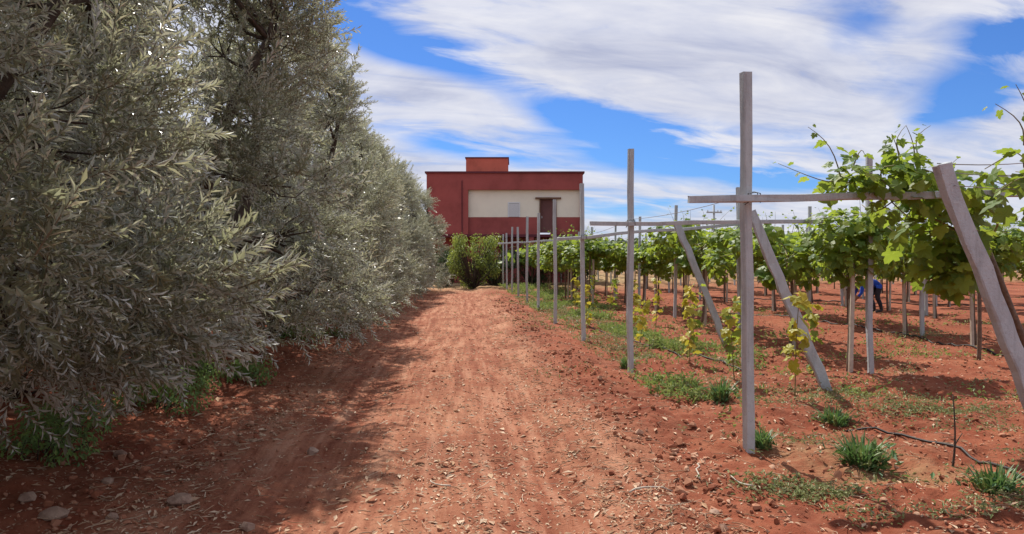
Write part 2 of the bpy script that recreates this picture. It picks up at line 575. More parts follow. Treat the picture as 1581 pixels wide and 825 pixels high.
# ------------------------------------------------------------------ house at the end of the track
def build_house():
    root = thing('house', 'two-storey maroon house with cream upper wall band at the end of the track', 'house', (3.05, 50.0, 0), R(-4.05))

    def part(name, m, boxes, parent=root):
        mb = MB()
        for b in boxes:
            mb.box(*b)
        return obj(name, mb.mesh(name, m), parent)
    wall = part('wall', M['maroon'], [
        (-5.25, -2.46, 0, 9, 3.30, 6.30), (-5.25, 5.25, 0, 9, 6.30, 7.40), (-2.46, 2.34, 0.30, 9, 3.30, 4.47), (3.51, 5.13, 0.30, 9, 3.30, 4.47),
        (5.13, 5.25, 0, 9, 3.30, 6.30), (-5.25, 5.25, 1.7, 9, 0, 3.12)])
    part('floor_slab', M['coping'], [(-5.32, 5.32, -0.02, 8.9, 3.12, 3.298)])
    part('roof_coping', M['coping'], [(-5.36, 5.36, -0.1, 9.1, 7.402, 7.52)])
    part('cream_wall_band', M['cream'], [(-2.458, 2.34, 0.303, 0.9, 4.472, 6.298), (3.51, 5.128, 0.303, 0.9, 4.472, 6.298), (2.34, 3.51, 0.303, 0.9, 5.72, 6.298)])
    rb = part('rooftop_stairwell', M['orange_red'], [(-2.70, 0.22, 1.6, 5.2, 7.522, 8.62)])
    part('coping', M['coping'], [(-2.76, 0.28, 1.54, 5.26, 8.622, 8.70)], rb)
    d = part('door', M['door_paint'], [(2.36, 3.49, 0.42, 0.5, 3.42, 5.68)])
    part('door_frame', M['timber'], [(2.06, 3.80, 0.16, 0.41, 5.683, 5.80), (2.342, 2.42, 0.22, 0.418, 3.42, 5.68), (3.43, 3.508, 0.22, 0.418, 3.42, 5.68)], d)
    part('handle', M['shutter'], [(2.5, 2.53, 0.36, 0.419, 4.4, 4.55)], d)
    wd = part('window', M['dark_glass'], [(0.28, 0.96, 0.285, 0.302, 4.48, 5.40)])
    part('window_frame', M['shutter'], [(0.20, 0.28, 0.25, 0.302, 4.474, 5.48), (0.96, 1.04, 0.25, 0.302, 4.474, 5.48), (0.28, 0.96, 0.25, 0.302, 5.40, 5.48)], wd)
    for k in range(13):
        part('shutter_slat', M['shutter'], [(0.285, 0.955, 0.262, 0.282, 4.50 + k * 0.068, 4.558 + k * 0.068)], wd)
    for x in (-3.6, 0.4, 3.4):
        g = part('ground_floor_window', M['dark_glass'], [(x - 0.6, x + 0.6, 1.67, 1.698, 1.0, 2.2)])
        part('window_frame', M['timber'], [(x - 0.68, x - 0.6, 1.64, 1.698, 0.94, 2.28), (x + 0.6, x + 0.68, 1.64, 1.698, 0.94, 2.28), (x - 0.6, x + 0.6, 1.64, 1.698, 2.2, 2.28)], g)
    for x in (-5.0, -1.6, 1.8, 5.0):
        part('column', M['maroon'], [(x - 0.16, x + 0.16, 0.02, 0.34, 0, 3.118)])
    part('drain_pipe', M['coping'], [(-2.9, -2.84, -0.06, -0.003, 3.3, 6.9)])


build_house()

# ------------------------------------------------------------------ concrete trellis
SQ = np.array([(-1, -.82), (-.82, -1), (.82, -1), (1, -.82), (1, .82), (.82, 1), (-.82, 1), (-1, .82)], float)


def bar_mesh(name, a, b, hw, hd, seed, segs=7, jitter=0.006, rough=0.0022):
    """a slightly uneven chamfered concrete bar from a to b"""
    r = np.random.default_rng(seed)
    a, b = np.array(a, float), np.array(b, float)
    ts = np.linspace(0, 1, segs)
    P = a + (b - a) * ts[:, None]
    P[1:-1] += r.normal(0, jitter, (segs - 2, 3))
    mb = MB()
    mb.tube(P, 1.0, section=SQ * np.array([hd, hw]), smooth=False)
    V = mb.V[0]
    V += r.normal(0, rough, V.shape)
    return mb.mesh(name, M['concrete'])


POST_MESH = [bar_mesh('trellis_post', (0, 0, -0.4), (0.02 * math.sin(k * 2.1), 0.02 * math.cos(k * 3.3), 3.1), 0.037, 0.037, 200 + k) for k in range(4)]
ROW1_Y = [5.95, 10.24, 14.15, 18.5, 22.8, 27.0, 31.2, 35.3, 39.4, 43.3]
ROW1_DZ = [0.0, 0.02, -0.06, 0.0, -0.1, 0.05, -0.15, 0.0, -0.1, 0.0]
for i, y in enumerate(ROW1_Y):
    x = 2.37 + 0.006 * max(0, y - 14)
    o = obj('trellis_post', POST_MESH[i % 4], None, (x, y, h1(x, y) + ROW1_DZ[i]), (R(random.uniform(-.6, .6)), R(random.uniform(-.5, .5)), R(12 + random.uniform(-6, 6))))
    lab = 'nearest and tallest-looking grey concrete post beside the dirt track' if i == 0 else \
        'grey concrete trellis post, %s from the front in the row edging the track' % ORD[i]
    tag(o, lab, 'post', 'concrete posts along the track edge')

INNER = []
for rx, rl in ((5.65, 'second'), (9.3, 'third'), (12.6, 'fourth'), (16.0, 'fifth'), (19.4, 'sixth')):
    ys = [9.95, 14.6, 19.7, 24.2, 29.0, 34.0, 39.0]
    k = 0
    for y in ys:
        x = rx + 0.02 * max(0, y - 12) + random.uniform(-.12, .12)
        if x / y > 0.76 or (rx > 12 and y > 35):
            continue
        o = obj('trellis_post', POST_MESH[(k + int(rx)) % 4], None, (x, y, h1(x, y) - random.uniform(0, .18)), (R(random.uniform(-1, 1)), R(random.uniform(-1, 1)), R(random.uniform(-10, 20))))
        tag(o, 'grey concrete post among the vines, %s post row from the track, %s from the front' % (rl, ORD[k]), 'post', 'concrete posts among the vines')
        INNER.append((x, y))
        k += 1

BEAMS = [((1.84, 6.06, 2.085), (5.0, 6.0, 2.155), 'thick grey crossbeam on the nearest post, vine leaves over its right end'),
         ((1.80, 10.33, 2.10), (5.11, 10.33, 2.14), 'straight grey crossbeam on the second post from the front'),
         ((1.86, 14.26, 1.99), (5.99, 14.26, 2.34), 'tilted grey crossbeam rising to the right on the third track post'),
         ((1.40, 27.1, 2.18), (3.80, 27.1, 2.31), 'thin far crossbeam across the posts in front of the house')]
for k, (a, b, lab) in enumerate(BEAMS):
    # beam sits against the camera side of its post
    off = -0.175 if k == 0 else -0.155
    a2 = (a[0], a[1] + off, a[2])
    b2 = (b[0], b[1] + off, b[2])
    bo = tag(obj('trellis_crossbeam', bar_mesh('trellis_crossbeam', a2, b2, 0.029, 0.029, 300 + k, 8, 0.007)), lab, 'beam', 'crossbeams of the trellis')
    if k < 3:      # tie wire round beam and post
        px_, py_ = 2.37, ROW1_Y[k]
        tz = a2[2] + (b2[2] - a2[2]) * (px_ - a2[0]) / (b2[0] - a2[0])
        for sx in (-1, 1):
            lp = [(px_ + sx * .05, a2[1] - .036, tz - .036), (px_ + sx * .05, a2[1] - .036, tz + .036), (px_ + sx * .048, py_ + .02, tz + .06 * sx), (px_ - sx * .02, py_ + .058, tz + .05),
                  (px_ - sx * .052, py_ - .03, tz - .05 * sx), (px_ - sx * .05, a2[1] - .036, tz - .036), (px_ - sx * .05, a2[1] - .036, tz + .036)]
            tw_ = MB()
            tw_.tube(lp, .004, 5)
            obj('wire_tie', tw_.mesh('wire_tie', M['hose']), bo)
STRUTS = [((4.10, 4.55, -0.3), (3.14, 4.66, 2.22), 'wide slanting concrete prop at the right edge, in front of the vines'),
          ((4.58, 8.75, -0.25), (3.62, 9.05, 2.20), 'wide slanting concrete prop just right of the nearest post'),
          ((5.12, 13.70, -0.25), (4.15, 14.0, 2.30), 'slanting concrete prop under the right end of the tilted crossbeam')]
for k, (a, b, lab) in enumerate(STRUTS):
    tag(obj('trellis_prop', bar_mesh('trellis_prop', a, b, 0.050 if k == 0 else 0.060, 0.036, 320 + k, 16, 0.006, 0.0045)), lab, 'prop', 'slanting props of the trellis')


def wire(name, pts, r, mat, label, cat, group, sag=0.0):
    P = [np.array(p, float) for p in pts]
    out = []
    for a, b in zip(P[:-1], P[1:]):
        for t in np.linspace(0, 1, 9)[:-1]:
            q = a + (b - a) * t
            q[2] -= sag * 4 * t * (1 - t)
            out.append(q)
    out.append(P[-1])
    mb = MB()
    mb.tube(out, r, 5, 0)
    tag(obj(name, mb.mesh(name, mat)), label, cat, group)


WG = 'trellis wires'
wire('trellis_wire', [(3.10, 4.64, 2.225), (5.6, 6.6, 2.55)], 0.004, M['wire'], 'upper wire running right from the top of the right-hand prop', 'wire', WG, 0.03)
wire('trellis_wire', [(3.12, 4.63, 2.17), (5.8, 6.1, 2.33)], 0.003, M['wire'], 'lower wire running right from the top of the right-hand prop', 'wire', WG, 0.03)
wire('trellis_wire', [(3.20, 4.62, 2.08), (5.8, 5.6, 2.14)], 0.003, M['wire'], 'wire level with the nearest crossbeam, right of the right-hand prop', 'wire', WG, 0.02)
wire('trellis_wire', [(4.6, 6.0, 2.20), (5.0, 10.3, 2.19), (5.6, 14.2, 2.36), (5.8, 19.7, 2.3), (6.0, 29, 2.3)], 0.0035, M['wire'], 'long wire linking the right ends of the crossbeams', 'wire', WG, 0.05)
wire('trellis_wire', [(2.37, 5.9, 2.14), (2.37, 10.2, 2.16), (2.37, 14.1, 2.07), (2.4, 18.4, 2.15), (2.45, 27, 2.25), (2.5, 43.3, 2.2)], 0.003, M['wire'], 'wire strung along the posts edging the track', 'wire', WG, 0.04)
for k, (yy, xr) in enumerate(((14.55, 11.2), (19.65, 15), (24.15, 18.5))):
    wire('trellis_wire', [(2.4 if k else 5.7, yy, 2.2), (5.7, yy, 2.2) if k else (7.5, yy, 2.2), (9.4, yy, 2.2), (xr, yy, 2.2)], 0.003, M['wire'],
         'wire crossing the vineyard rows at the %s inner post line' % ORD[k + 1], 'wire', WG, 0.04)

# thin support stakes beside vines
# ------------------------------------------------------------------ olive trees


def leaf_quads(base, d, nrm, L, Wd, fold=0.25):
    """narrow folded leaves: base points, directions, normals, lengths, widths -> V,F"""
    n = len(base)
    s = norm(np.cross(d, nrm))
    nn = norm(np.cross(s, d))
    mid = base + d * (L * 0.5)[:, None]
    tip = base + d * L[:, None] - nn * (L * 0.10)[:, None]
    a = mid + s * (Wd * 0.5)[:, None] + nn * (Wd * fold)[:, None]
    b = mid - s * (Wd * 0.5)[:, None] + nn * (Wd * fold)[:, None]
    V = np.stack([base, a, tip, b], 1).reshape(-1, 3)
    i = np.arange(n)[:, None] * 4
    F = np.concatenate([i + np.array([[0, 1, 2]]), i + np.array([[0, 2, 3]])])
    return V, F


def twig_template(r, length=0.30, pairs=11):
    ts = np.linspace(0.08, 1.0, pairs)
    bend = r.normal(0, 0.12, 2)

    def at(t):
        return np.stack([t * length, bend[0] * t ** 2 * length, bend[1] * t ** 2 * length - 0.03 * t ** 2], -1)
    base, d, nr, L, Wd = [], [], [], [], []
    for k, t in enumerate(ts):
        ang = (k % 2) * np.pi / 2 + r.normal(0, 0.25)
        for sgn in (1, -1):
            if r.random() < 0.06:
                continue
            lat = np.array([0, math.cos(ang) * sgn, math.sin(ang) * sgn])
            dd = np.array([0.75 + 0.6 * t, 0, 0]) + lat * (1.05 - 0.35 * t) + r.normal(0, 0.12, 3)
            base.append(at(t))
            d.append(dd / np.linalg.norm(dd))
            up = np.array([1.0, 0, 0]) - lat * 0.6 + r.normal(0, 0.3, 3)
            nr.append(up)
            L.append((0.070 - 0.018 * abs(t - 0.5)) * r.uniform(0.8, 1.25))
            Wd.append(0.0165 * r.uniform(0.85, 1.3))
    V, F = leaf_quads(np.array(base), np.array(d), np.array(nr), np.array(L), np.array(Wd))
    st = MB()
    st.tube(at(np.linspace(0, 1, 3)), np.linspace(0.0035, 0.0012, 3), 3, cap=False)
    return V, F, st.V[0], st.F[0][0]


def frames(d, r):
    """rotation matrices whose x axis follows d, with random roll"""
    d = norm(d)
    rnd = norm(r.normal(size=d.shape))
    b = norm(np.cross(d, rnd))
    c = np.cross(d, b)
    return np.stack([d, b, c], -1)


def inst(mb, V, F, Rm, T, S, mat=0):
    W = np.einsum('nij,mj->nmi', Rm, V) * S[:, None, None] + T[:, None, :]
    n, m = len(T), len(V)
    FF = (F[None] + (np.arange(n) * m)[:, None, None]).reshape(-1, F.shape[1])
    mb.add(W.reshape(-1, 3), FF, mat)


def gen_olive(seed, ntw, rx=2.0, ry=2.12, zc=3.0, rz=2.85, low=0.15, nl=58):
    r = np.random.default_rng(seed)
    c = np.array([0, 0, zc])
    lobes = []
    ztop = zc + rz

    def prof(z):
        return np.clip(1 - 0.62 * np.clip((z - 1.7) / (ztop - 1.7), 0, 1) ** 1.25, 0.2, 1)
    while len(lobes) < nl:
        z = low + 0.25 + (ztop - 0.65 - low) * r.random() ** 1.15
        th = r.uniform(0, 2 * np.pi)
        rad = r.uniform(0.34, 0.66) * (0.65 + 0.35 * prof(z))
        q = prof(z) * r.uniform(0.62, 0.86) if r.random() > .06 else prof(z) * r.uniform(.1, .5)
        p = np.array([math.cos(th) * rx * q, math.sin(th) * ry * q, z])
        if any(np.linalg.norm(p - o_) < 0.50 for o_, _ in lobes) and r.random() > 0.02:
            continue
        lobes.append((p, rad))
    LC = np.array([q for q, _ in lobes])
    LR = np.array([q for _, q in lobes])
    wgt = LR ** 2
    pick = r.choice(len(lobes), ntw, p=wgt / wgt.sum())
    out = norm((LC - c * np.array([1, 1, .75])) / np.array([rx, ry, rz * 1.3]))[pick]
    u = norm(r.normal(size=(ntw, 3)) + out * 0.75 + np.array([0, 0, 0.15]))
    pos = LC[pick] + u * (LR[pick] * r.random(ntw) ** 0.27)[:, None]
    d = norm(u * 0.8 + out * 0.35 + np.array([0, 0, 0.12]) + r.normal(0, 0.42, (ntw, 3)))
    S = r.uniform(0.75, 1.25, ntw)
    # long loose sprays sticking out of the outline
    k = ntw // 14
    pos[:k] = LC[pick[:k]] + u[:k] * LR[pick[:k], None] * 0.95
    d[:k] = norm(u[:k] + np.array([0, 0, 0.25]) + r.normal(0, 0.3, (k, 3)))
    S[:k] = r.uniform(1.3, 1.75, k)
    keep = pos[:, 2] > low - 0.05 + 0.35 * r.random(len(pos))
    pos, d, S = pos[keep], d[keep], S[keep]
    Rm = frames(d, r)
    crown = MB()
    tem = [twig_template(r) for _ in range(6)]
    g = r.integers(0, 6, len(pos))
    for q in range(6):
        s = g == q
        V, F, SV, SF = tem[q]
        inst(crown, V, F, Rm[s], pos[s], S[s], 0)
        inst(crown, SV, SF, Rm[s], pos[s], S[s], 1)
    # trunk, limbs and branches
    tr = MB()
    lean = r.normal(0, 0.12, 2)
    top = np.array([lean[0], lean[1], 1.15])
    tr.tube([(0, 0, -0.3), (0.02, 0, 0.0), (lean[0] * .4, lean[1] * .4, .35), (lean[0] * .8, lean[1] * .7, .8), top], [0.24, 0.20, 0.155, 0.14, 0.13], 10)
    limbs = []
    for a in range(4):
        th = a * np.pi / 2 + r.uniform(0, 1)
        e = np.array([math.cos(th) * rx * 0.55, math.sin(th) * ry * 0.55, zc + r.uniform(0.2, 1.3)])
        ts = np.linspace(0, 1, 8)[:, None]
        P = top - np.array([0, 0, .1]) + (e - top) * ts + np.sin(ts * np.pi) * r.normal(0, 0.18, 3)
        tr.tube(P, np.linspace(0.10, 0.035, 8), 7)
        limbs.append(P)
    LP = np.concatenate([P[2:] for P in limbs])
    for p, rad in lobes:
        j = np.argmin(np.linalg.norm(LP - p, axis=1) + 0.5 * np.maximum(0, LP[:, 2] - p[2]))
        ts = np.linspace(0, 1, 6)[:, None]
        P = LP[j] + (p - LP[j]) * ts + np.sin(ts * np.pi) * r.normal(0, 0.10, 3)
        tr.tube(P, np.linspace(0.026, 0.008, 6), 5)
        for _ in range(5):
            e = p + norm(r.normal(size=3)) * rad * 0.85
            P2 = P[3] + (e - P[3]) * np.linspace(0, 1, 4)[:, None] + np.sin(np.linspace(0, 1, 4) * np.pi)[:, None] * r.normal(0, .06, 3)
            tr.tube(P2, np.linspace(0.010, 0.004, 4), 4)
    return tr.mesh('trunk', M['bark']), crown.mesh('crown', [M['olive_leaf'], M['olive_twig']])


OL = [gen_olive(11, 6300, low=0.55), gen_olive(12, 6000, low=0.50), gen_olive(13, 5800, rx=1.95, zc=2.75, rz=2.6)]
# x, y, mesh, rotation (degrees), scale
OLIVES = [(-3.35, 0.35, 1, 200, 1.0), (-3.65, 5.0, 0, 175, 1.02), (-3.35, 9.75, 1, 20, 1.06), (-3.4, 14.3, 2, 0, 1.04), (-3.35, 19.0, 2, 180, 1.0),
          (-3.3, 23.8, 0, 180, 0.90), (-3.1, 28.6, 2, 10, 0.97), (-2.85, 33.4, 1, 180, 0.86), (-2.6, 38.2, 2, 170, 1.0),
          (-8.3, 7.0, 2, 90, 1.0), (-8.2, 12.2, 0, 100, 1.0), (-8.3, 17.4, 1, 80, 1.0), (-8.0, 23, 2, 200, 1.0)]
for i, (x, y, k, a, s) in enumerate(OLIVES):
    lab = ['grey-green olive tree whose branches enter at the far left edge', 'large near olive tree filling the left of the view',
           'tall olive tree with a dark trunk showing above the green weeds'][i] if i < 3 else \
        'silvery olive tree, %s from the front in the row left of the track' % ORD[i]
    if i > 8:
        lab = 'shaded olive tree showing through gaps, %s of those behind the front row' % ORD[i - 9]
    if i == 8:
        lab = 'last olive tree of the row, partly hiding the left corner of the house'
    t = thing('olive_tree', lab, 'tree', (x, y, h1(x, y)), R(a), 'olive trees along the track', s)
    obj('trunk', OL[k][0], t)
    obj('crown', OL[k][1], t)

# ------------------------------------------------------------------ grape vines
LEAF_OUT = np.array([(0, .02), (.16, -.12), (.40, -.06), (.50, .12), (.40, .25), (.56, .42), (.44, .60), (.27, .58), (.20, .80), (0, 1.0),
                     (-.20, .80), (-.27, .58), (-.44, .60), (-.56, .42), (-.40, .25), (-.50, .12), (-.40, -.06), (-.16, -.12)], float)


def grape_leaf(r, fine=True):
    o = LEAF_OUT if fine else LEAF_OUT[[0, 2, 5, 8, 9, 10, 13, 16]]
    o = o * (1 + r.normal(0, 0.05, o.shape))
    zz = -0.22 * (o[:, 0] ** 2 + (o[:, 1] - .3) ** 2) + 0.10 * np.abs(o[:, 0]) + r.normal(0, 0.03, len(o))
    V = np.concatenate([[(0, .32, 0.0)], np.column_stack([o, zz])])
    n = len(o)
    F = np.array([(0, 1 + (i + 1) % n, 1 + i) for i in range(n)])[:, ::-1]
    return V, F


_r = np.random.default_rng(5)
GL = [grape_leaf(_r) for _ in range(5)]
GLOW = [grape_leaf(_r, False) for _ in range(3)]
LEAF_MESH = []
for V, F in GL:
    mb = MB()
    mb.add(V, F)
    LEAF_MESH.append(mb.mesh('leaf', M['vine_leaf']))
YOUNG_MESH = []
for V, F in GL[:3]:
    mb = MB()
    mb.add(V, F)
    YOUNG_MESH.append(mb.mesh('leaf', M['young_leaf']))


def leaf_frames(nrm, tipd):
    n = norm(nrm)
    t = tipd - n * np.sum(n * tipd, -1, keepdims=True)
    t = norm(t)
    s = np.cross(t, n)
    return np.stack([s, t, n], -1)


def vine_leaves(r, blobs, n, size=(0.09, 0.15), shoots=()):
    """positions, frames and sizes of the leaves of one vine"""
    B = np.array([b[:6] for b in blobs], float)
    wgt = np.array([b[6] for b in blobs], float)
    k = r.choice(len(B), n, p=wgt / wgt.sum())
    u = norm(r.normal(size=(n, 3)))
    p = B[k, :3] + u * B[k, 3:6] * (r.random(n) ** 0.33)[:, None]
    nr = norm(u * 0.7 + np.array([0, 0, 0.75]) + r.normal(0, 0.38, (n, 3)))
    td = norm(u * np.array([.6, .6, .1]) + np.array([0, 0, -0.75]) + r.normal(0, 0.4, (n, 3)))
    S = r.uniform(size[0], size[1], n)
    P, N, T, Z = [p], [nr], [td], [S]
    for path, m in shoots:
        path = np.array(path, float)
        ts = np.linspace(0.12, 1, m)
        idx = ts * (len(path) - 1)
        i0 = np.minimum(idx.astype(int), len(path) - 2)
        q = path[i0] + (path[i0 + 1] - path[i0]) * (idx - i0)[:, None]
        lat = norm(r.normal(size=(m, 3)) * np.array([1, 1, .3]))
        P.append(q + lat * 0.05)
        N.append(norm(lat * .4 + np.array([0, 0, .7]) + r.normal(0, .35, (m, 3))))
        T.append(norm(lat + np.array([0, 0, -.4])))
        Z.append(np.linspace(size[1] * 0.9, size[0] * 0.45, m) * r.uniform(.8, 1.1, m))
    return np.concatenate(P), leaf_frames(np.concatenate(N), np.concatenate(T)), np.concatenate(Z)


def curve(a, b, r, amp=0.06, n=7, up=0.0):
    ts = np.linspace(0, 1, n)[:, None]
    a, b = np.array(a, float), np.array(b, float)
    return a + (b - a) * ts + np.sin(ts * np.pi) * (r.normal(0, amp, 3) + np.array([0, 0, up]))


def vine_wood(r, blobs, shoots, head=(0, 0, 1.72), base=(0, 0, -0.1)):
    tr = MB()
    tr.tube(curve(base, head, r, 0.05, 8), np.linspace(0.034, 0.024, 8) * r.uniform(0.9, 1.15, 8), 6)
    cn = MB()
    for b in blobs:
        cn.tube(curve(head, b[:3], r, 0.10, 7, 0.08), np.linspace(0.014, 0.006, 7), 5)
        for _ in range(3):
            e = np.array(b[:3]) + norm(r.normal(size=3)) * np.array(b[3:6]) * 0.9
            cn.tube(curve(b[:3], e, r, 0.06, 5), np.linspace(0.006, 0.003, 5), 4)
    for path, _ in shoots:
        cn.tube(path, np.linspace(0.006, 0.002, len(path)), 5)
    return tr.mesh('trunk', M['vine_bark']), cn.mesh('canes', M['cane'])


def rand_shoot(r, p, h=0.5, lean=0.3):
    e = np.array(p) + np.array([r.normal(0, lean), r.normal(0, lean), h])
    return curve(p, e, r, 0.07, 6)


def proto_vine(seed, n, w=0.85, l=1.25):
    r = np.random.default_rng(seed)
    blobs = []
    for _ in range(6):
        blobs.append((r.uniform(-w, w) * .75, r.uniform(-l, l) * .75, r.uniform(1.82, 2.1), r.uniform(.3, .5), r.uniform(.35, .6), r.uniform(.18, .3), 1.0))
    for _ in range(4):
        blobs.append((r.uniform(-w, w) * .7, r.uniform(-l, l) * .7, r.uniform(1.45, 1.65), r.uniform(.2, .34), r.uniform(.2, .36), r.uniform(.28, .42), .7))
    sh = [(rand_shoot(r, (r.uniform(-w, w) * .7, r.uniform(-l, l) * .7, 2.1), r.uniform(.25, .6)), 7) for _ in range(7)]
    p, Fm, S = vine_leaves(r, blobs, n, (0.10, 0.165), sh)
    mb = MB()
    g = r.integers(0, 3, len(p))
    for q in range(3):
        s = g == q
        inst(mb, GLOW[q][0], GLOW[q][1], Fm[s], p[s], S[s])
    return (*vine_wood(r, blobs, sh), mb.mesh('foliage', M['vine_leaf']))


PV = [proto_vine(31, 900), proto_vine(32, 820), proto_vine(33, 980, 0.95, 1.3), proto_vine(34, 760, 0.7, 1.1)]
STK = [bar_mesh('stake', (0.1, 0.05, -0.2), (0.12, 0.05, 1.55), 0.026, 0.026, 400, 5, 0.008)]
STK[0].materials[0] = M['stake']
VG = 'grape vines in the vineyard'
rows = [(3.95, 24.5, 48, 'first'), (5.75, 12.6, 48, 'second'), (9.3, 12.7, 46, 'third'), (12.65, 16.7, 44, 'fourth'), (16.0, 21.2, 42, 'fifth'), (19.4, 26.0, 40, 'sixth'), (22.8, 30.5, 40, 'seventh')]
for rx, y0, y1, rl in rows:
    y, k = y0, 0
    while y < y1:
        x = rx + 0.02 * max(0, y - 12) + random.uniform(-.15, .15)
        pm = PV[random.randrange(4)]
        t = thing('grape_vine', 'leafy green grape vine, %s from the front in the %s vine row from the track' % (ORD[k], rl), 'vine',
                  (x, y, h1(x, y)), R(random.choice((0, 180)) + random.uniform(-14, 14)), VG, random.uniform(.92, 1.06))
        obj('trunk', pm[0], t)
        tag(obj('canes', pm[1], t), kind='stuff')
        obj('foliage', pm[2], t)
        if y < 34:
            obj('stake', STK[0], t)
        y += random.uniform(2.25, 2.6)
        k += 1


def hero_vine(label, seed, loc, blobs, n, shoots, head, base=(0, 0, -0.1), size=(0.09, 0.15), indiv=140, wood=True, nshoot=0, stake=None):
    r = np.random.default_rng(seed)
    t = thing('grape_vine', label, 'vine', loc, 0, 'grape vines on the near trellis')
    sh = [(curve(a, b, r, 0.05, 7), m) for a, b, m in shoots]
    for _ in range(nshoot):
        b = blobs[r.integers(0, len(blobs))]
        q = np.array(b[:3]) + np.array([r.uniform(-b[3], b[3]) * .7, 0, b[5] * .6])
        sh.append((rand_shoot(r, q, r.uniform(.12, .35), .12), 6))
    p, Fm, S = vine_leaves(r, blobs, n, size, sh)
    # outer leaves, singly; the inner ones joined
    cen = np.average(np.array([b[:3] for b in blobs]), axis=0)
    dist = np.array([min(np.linalg.norm((q - np.array(b[:3])) / np.array(b[3:6])) * -1 for b in blobs) for q in p])
    front = p[:, 1] * 0.9 + 0.6 * p[:, 0]
    order = np.argsort(front + 0.12 * r.normal(size=len(p)))
    keepi = set(order[:max(0, indiv - sum(m for _, _, m in shoots))]) | set(range(n, len(p)))
    rest = [i for i in range(len(p)) if i not in keepi]
    for i in keepi:
        o = obj('leaf', LEAF_MESH[r.integers(0, 5)], t)
        m4 = np.eye(4)
        m4[:3, :3] = Fm[i] * S[i]
        m4[:3, 3] = p[i]
        o.matrix_local = Matrix(m4.tolist())
    if rest:
        mb = MB()
        g = r.integers(0, 5, len(rest))
        ri = np.array(rest)
        for q in range(5):
            s = ri[g == q]
            if len(s):
                inst(mb, GL[q][0], GL[q][1], Fm[s], p[s], S[s])
        tag(obj('foliage', mb.mesh('foliage', M['vine_leaf']), t), kind='stuff')
    tm, cm = vine_wood(r, blobs, sh, head, base)
    obj('trunk', tm, t)
    tag(obj('canes', cm, t), kind='stuff')
    if stake:
        obj('stake', STK[0], t, stake)
    return t


# clump hanging at the right end of the nearest crossbeam
hero_vine('dense dark green vine mass hanging below the nearest crossbeam beside the right-hand prop', 41, (4.22, 6.30, 0),
          [(-.02, -.2, 2.18, .38, .42, .26, 1.3), (-.08, 0, 1.85, .38, .42, .32, 1.5), (.10, 0, 1.56, .30, .34, .26, .9), (.16, 0, 1.42, .18, .22, .16, .4), (.25, .1, 2.0, .3, .35, .3, .8)],
          330, [], (.55, .15, 1.75), (1.40, .20, -.1), (.10, .165), 130, nshoot=7)
hero_vine('bright green vine sprawling over the nearest crossbeam, canes reaching left', 42, (3.50, 5.98, 0),
          [(-.02, -.05, 2.26, .30, .34, .15, 1.2), (-.32, -.1, 2.24, .24, .28, .14, .7), (.28, 0, 2.34, .28, .3, .20, 1.0), (.10, 0, 2.08, .24, .3, .14, .5)],
          165, [((-.42, -.15, 2.26), (-.72, -.2, 2.66), 9), ((-.45, -.1, 2.24), (-.92, -.1, 2.38), 7), ((.3, 0, 2.45), (.22, 0, 2.72), 6), ((.4, .1, 2.45), (.5, .1, 2.74), 6),
                ((.1, .1, 2.4), (.08, .0, 2.62), 5)],
          (1.20, .45, 1.80), (2.15, .60, -.1), (.08, .135), 130, nshoot=5)
# clump round the post at the middle right
hero_vine('vine with pale stake behind the nearest crossbeam, wrapped on the inner grey post', 43, (5.55, 10.15, 0),
          [(-.25, -.1, 2.05, .5, .5, .30, 1.2), (.15, -.1, 1.78, .46, .5, .34, 1.2), (-.30, -.1, 1.66, .36, .4, .30, .9), (.35, 0, 2.1, .5, .5, .28, 1), (.05, 0, 1.48, .24, .3, .22, .5)],
          520, [], (0.0, .1, 1.7), (-.10, -.05, -.1), (.10, .155), 70, nshoot=6, stake=(-.22, -.2, 0))
# leaves entering at the right edge
hero_vine('sunlit vine shoots with large yellow-green leaves at the right edge', 44, (3.72, 4.75, 0),
          [(.06, 0, 2.22, .22, .3, .22, 1.0), (.30, .1, 2.1, .3, .3, .30, 1.2)],
          46, [((-.02, -.1, 2.35), (-.22, -.1, 2.62), 6), ((.05, -.1, 2.35), (-.08, -.1, 2.75), 6), ((-.02, -.15, 2.15), (-.30, -.2, 2.02), 4)],
          (.5, .3, 1.8), (.6, .3, -.1), (.10, .155), 75, nshoot=2)
hero_vine('green vine clump under the wires behind the right-hand prop', 45, (8.0, 10.9, 0),
          [(-.15, 0, 1.95, .5, .5, .3, 1.2), (.1, 0, 1.62, .42, .4, .34, 1.1), (.4, 0, 1.9, .4, .5, .3, 1), (-.3, 0, 1.55, .3, .3, .25, .5)],
          380, [], (0.0, .1, 1.7), (0, .05, -.1), (.10, .155), 60, nshoot=6)


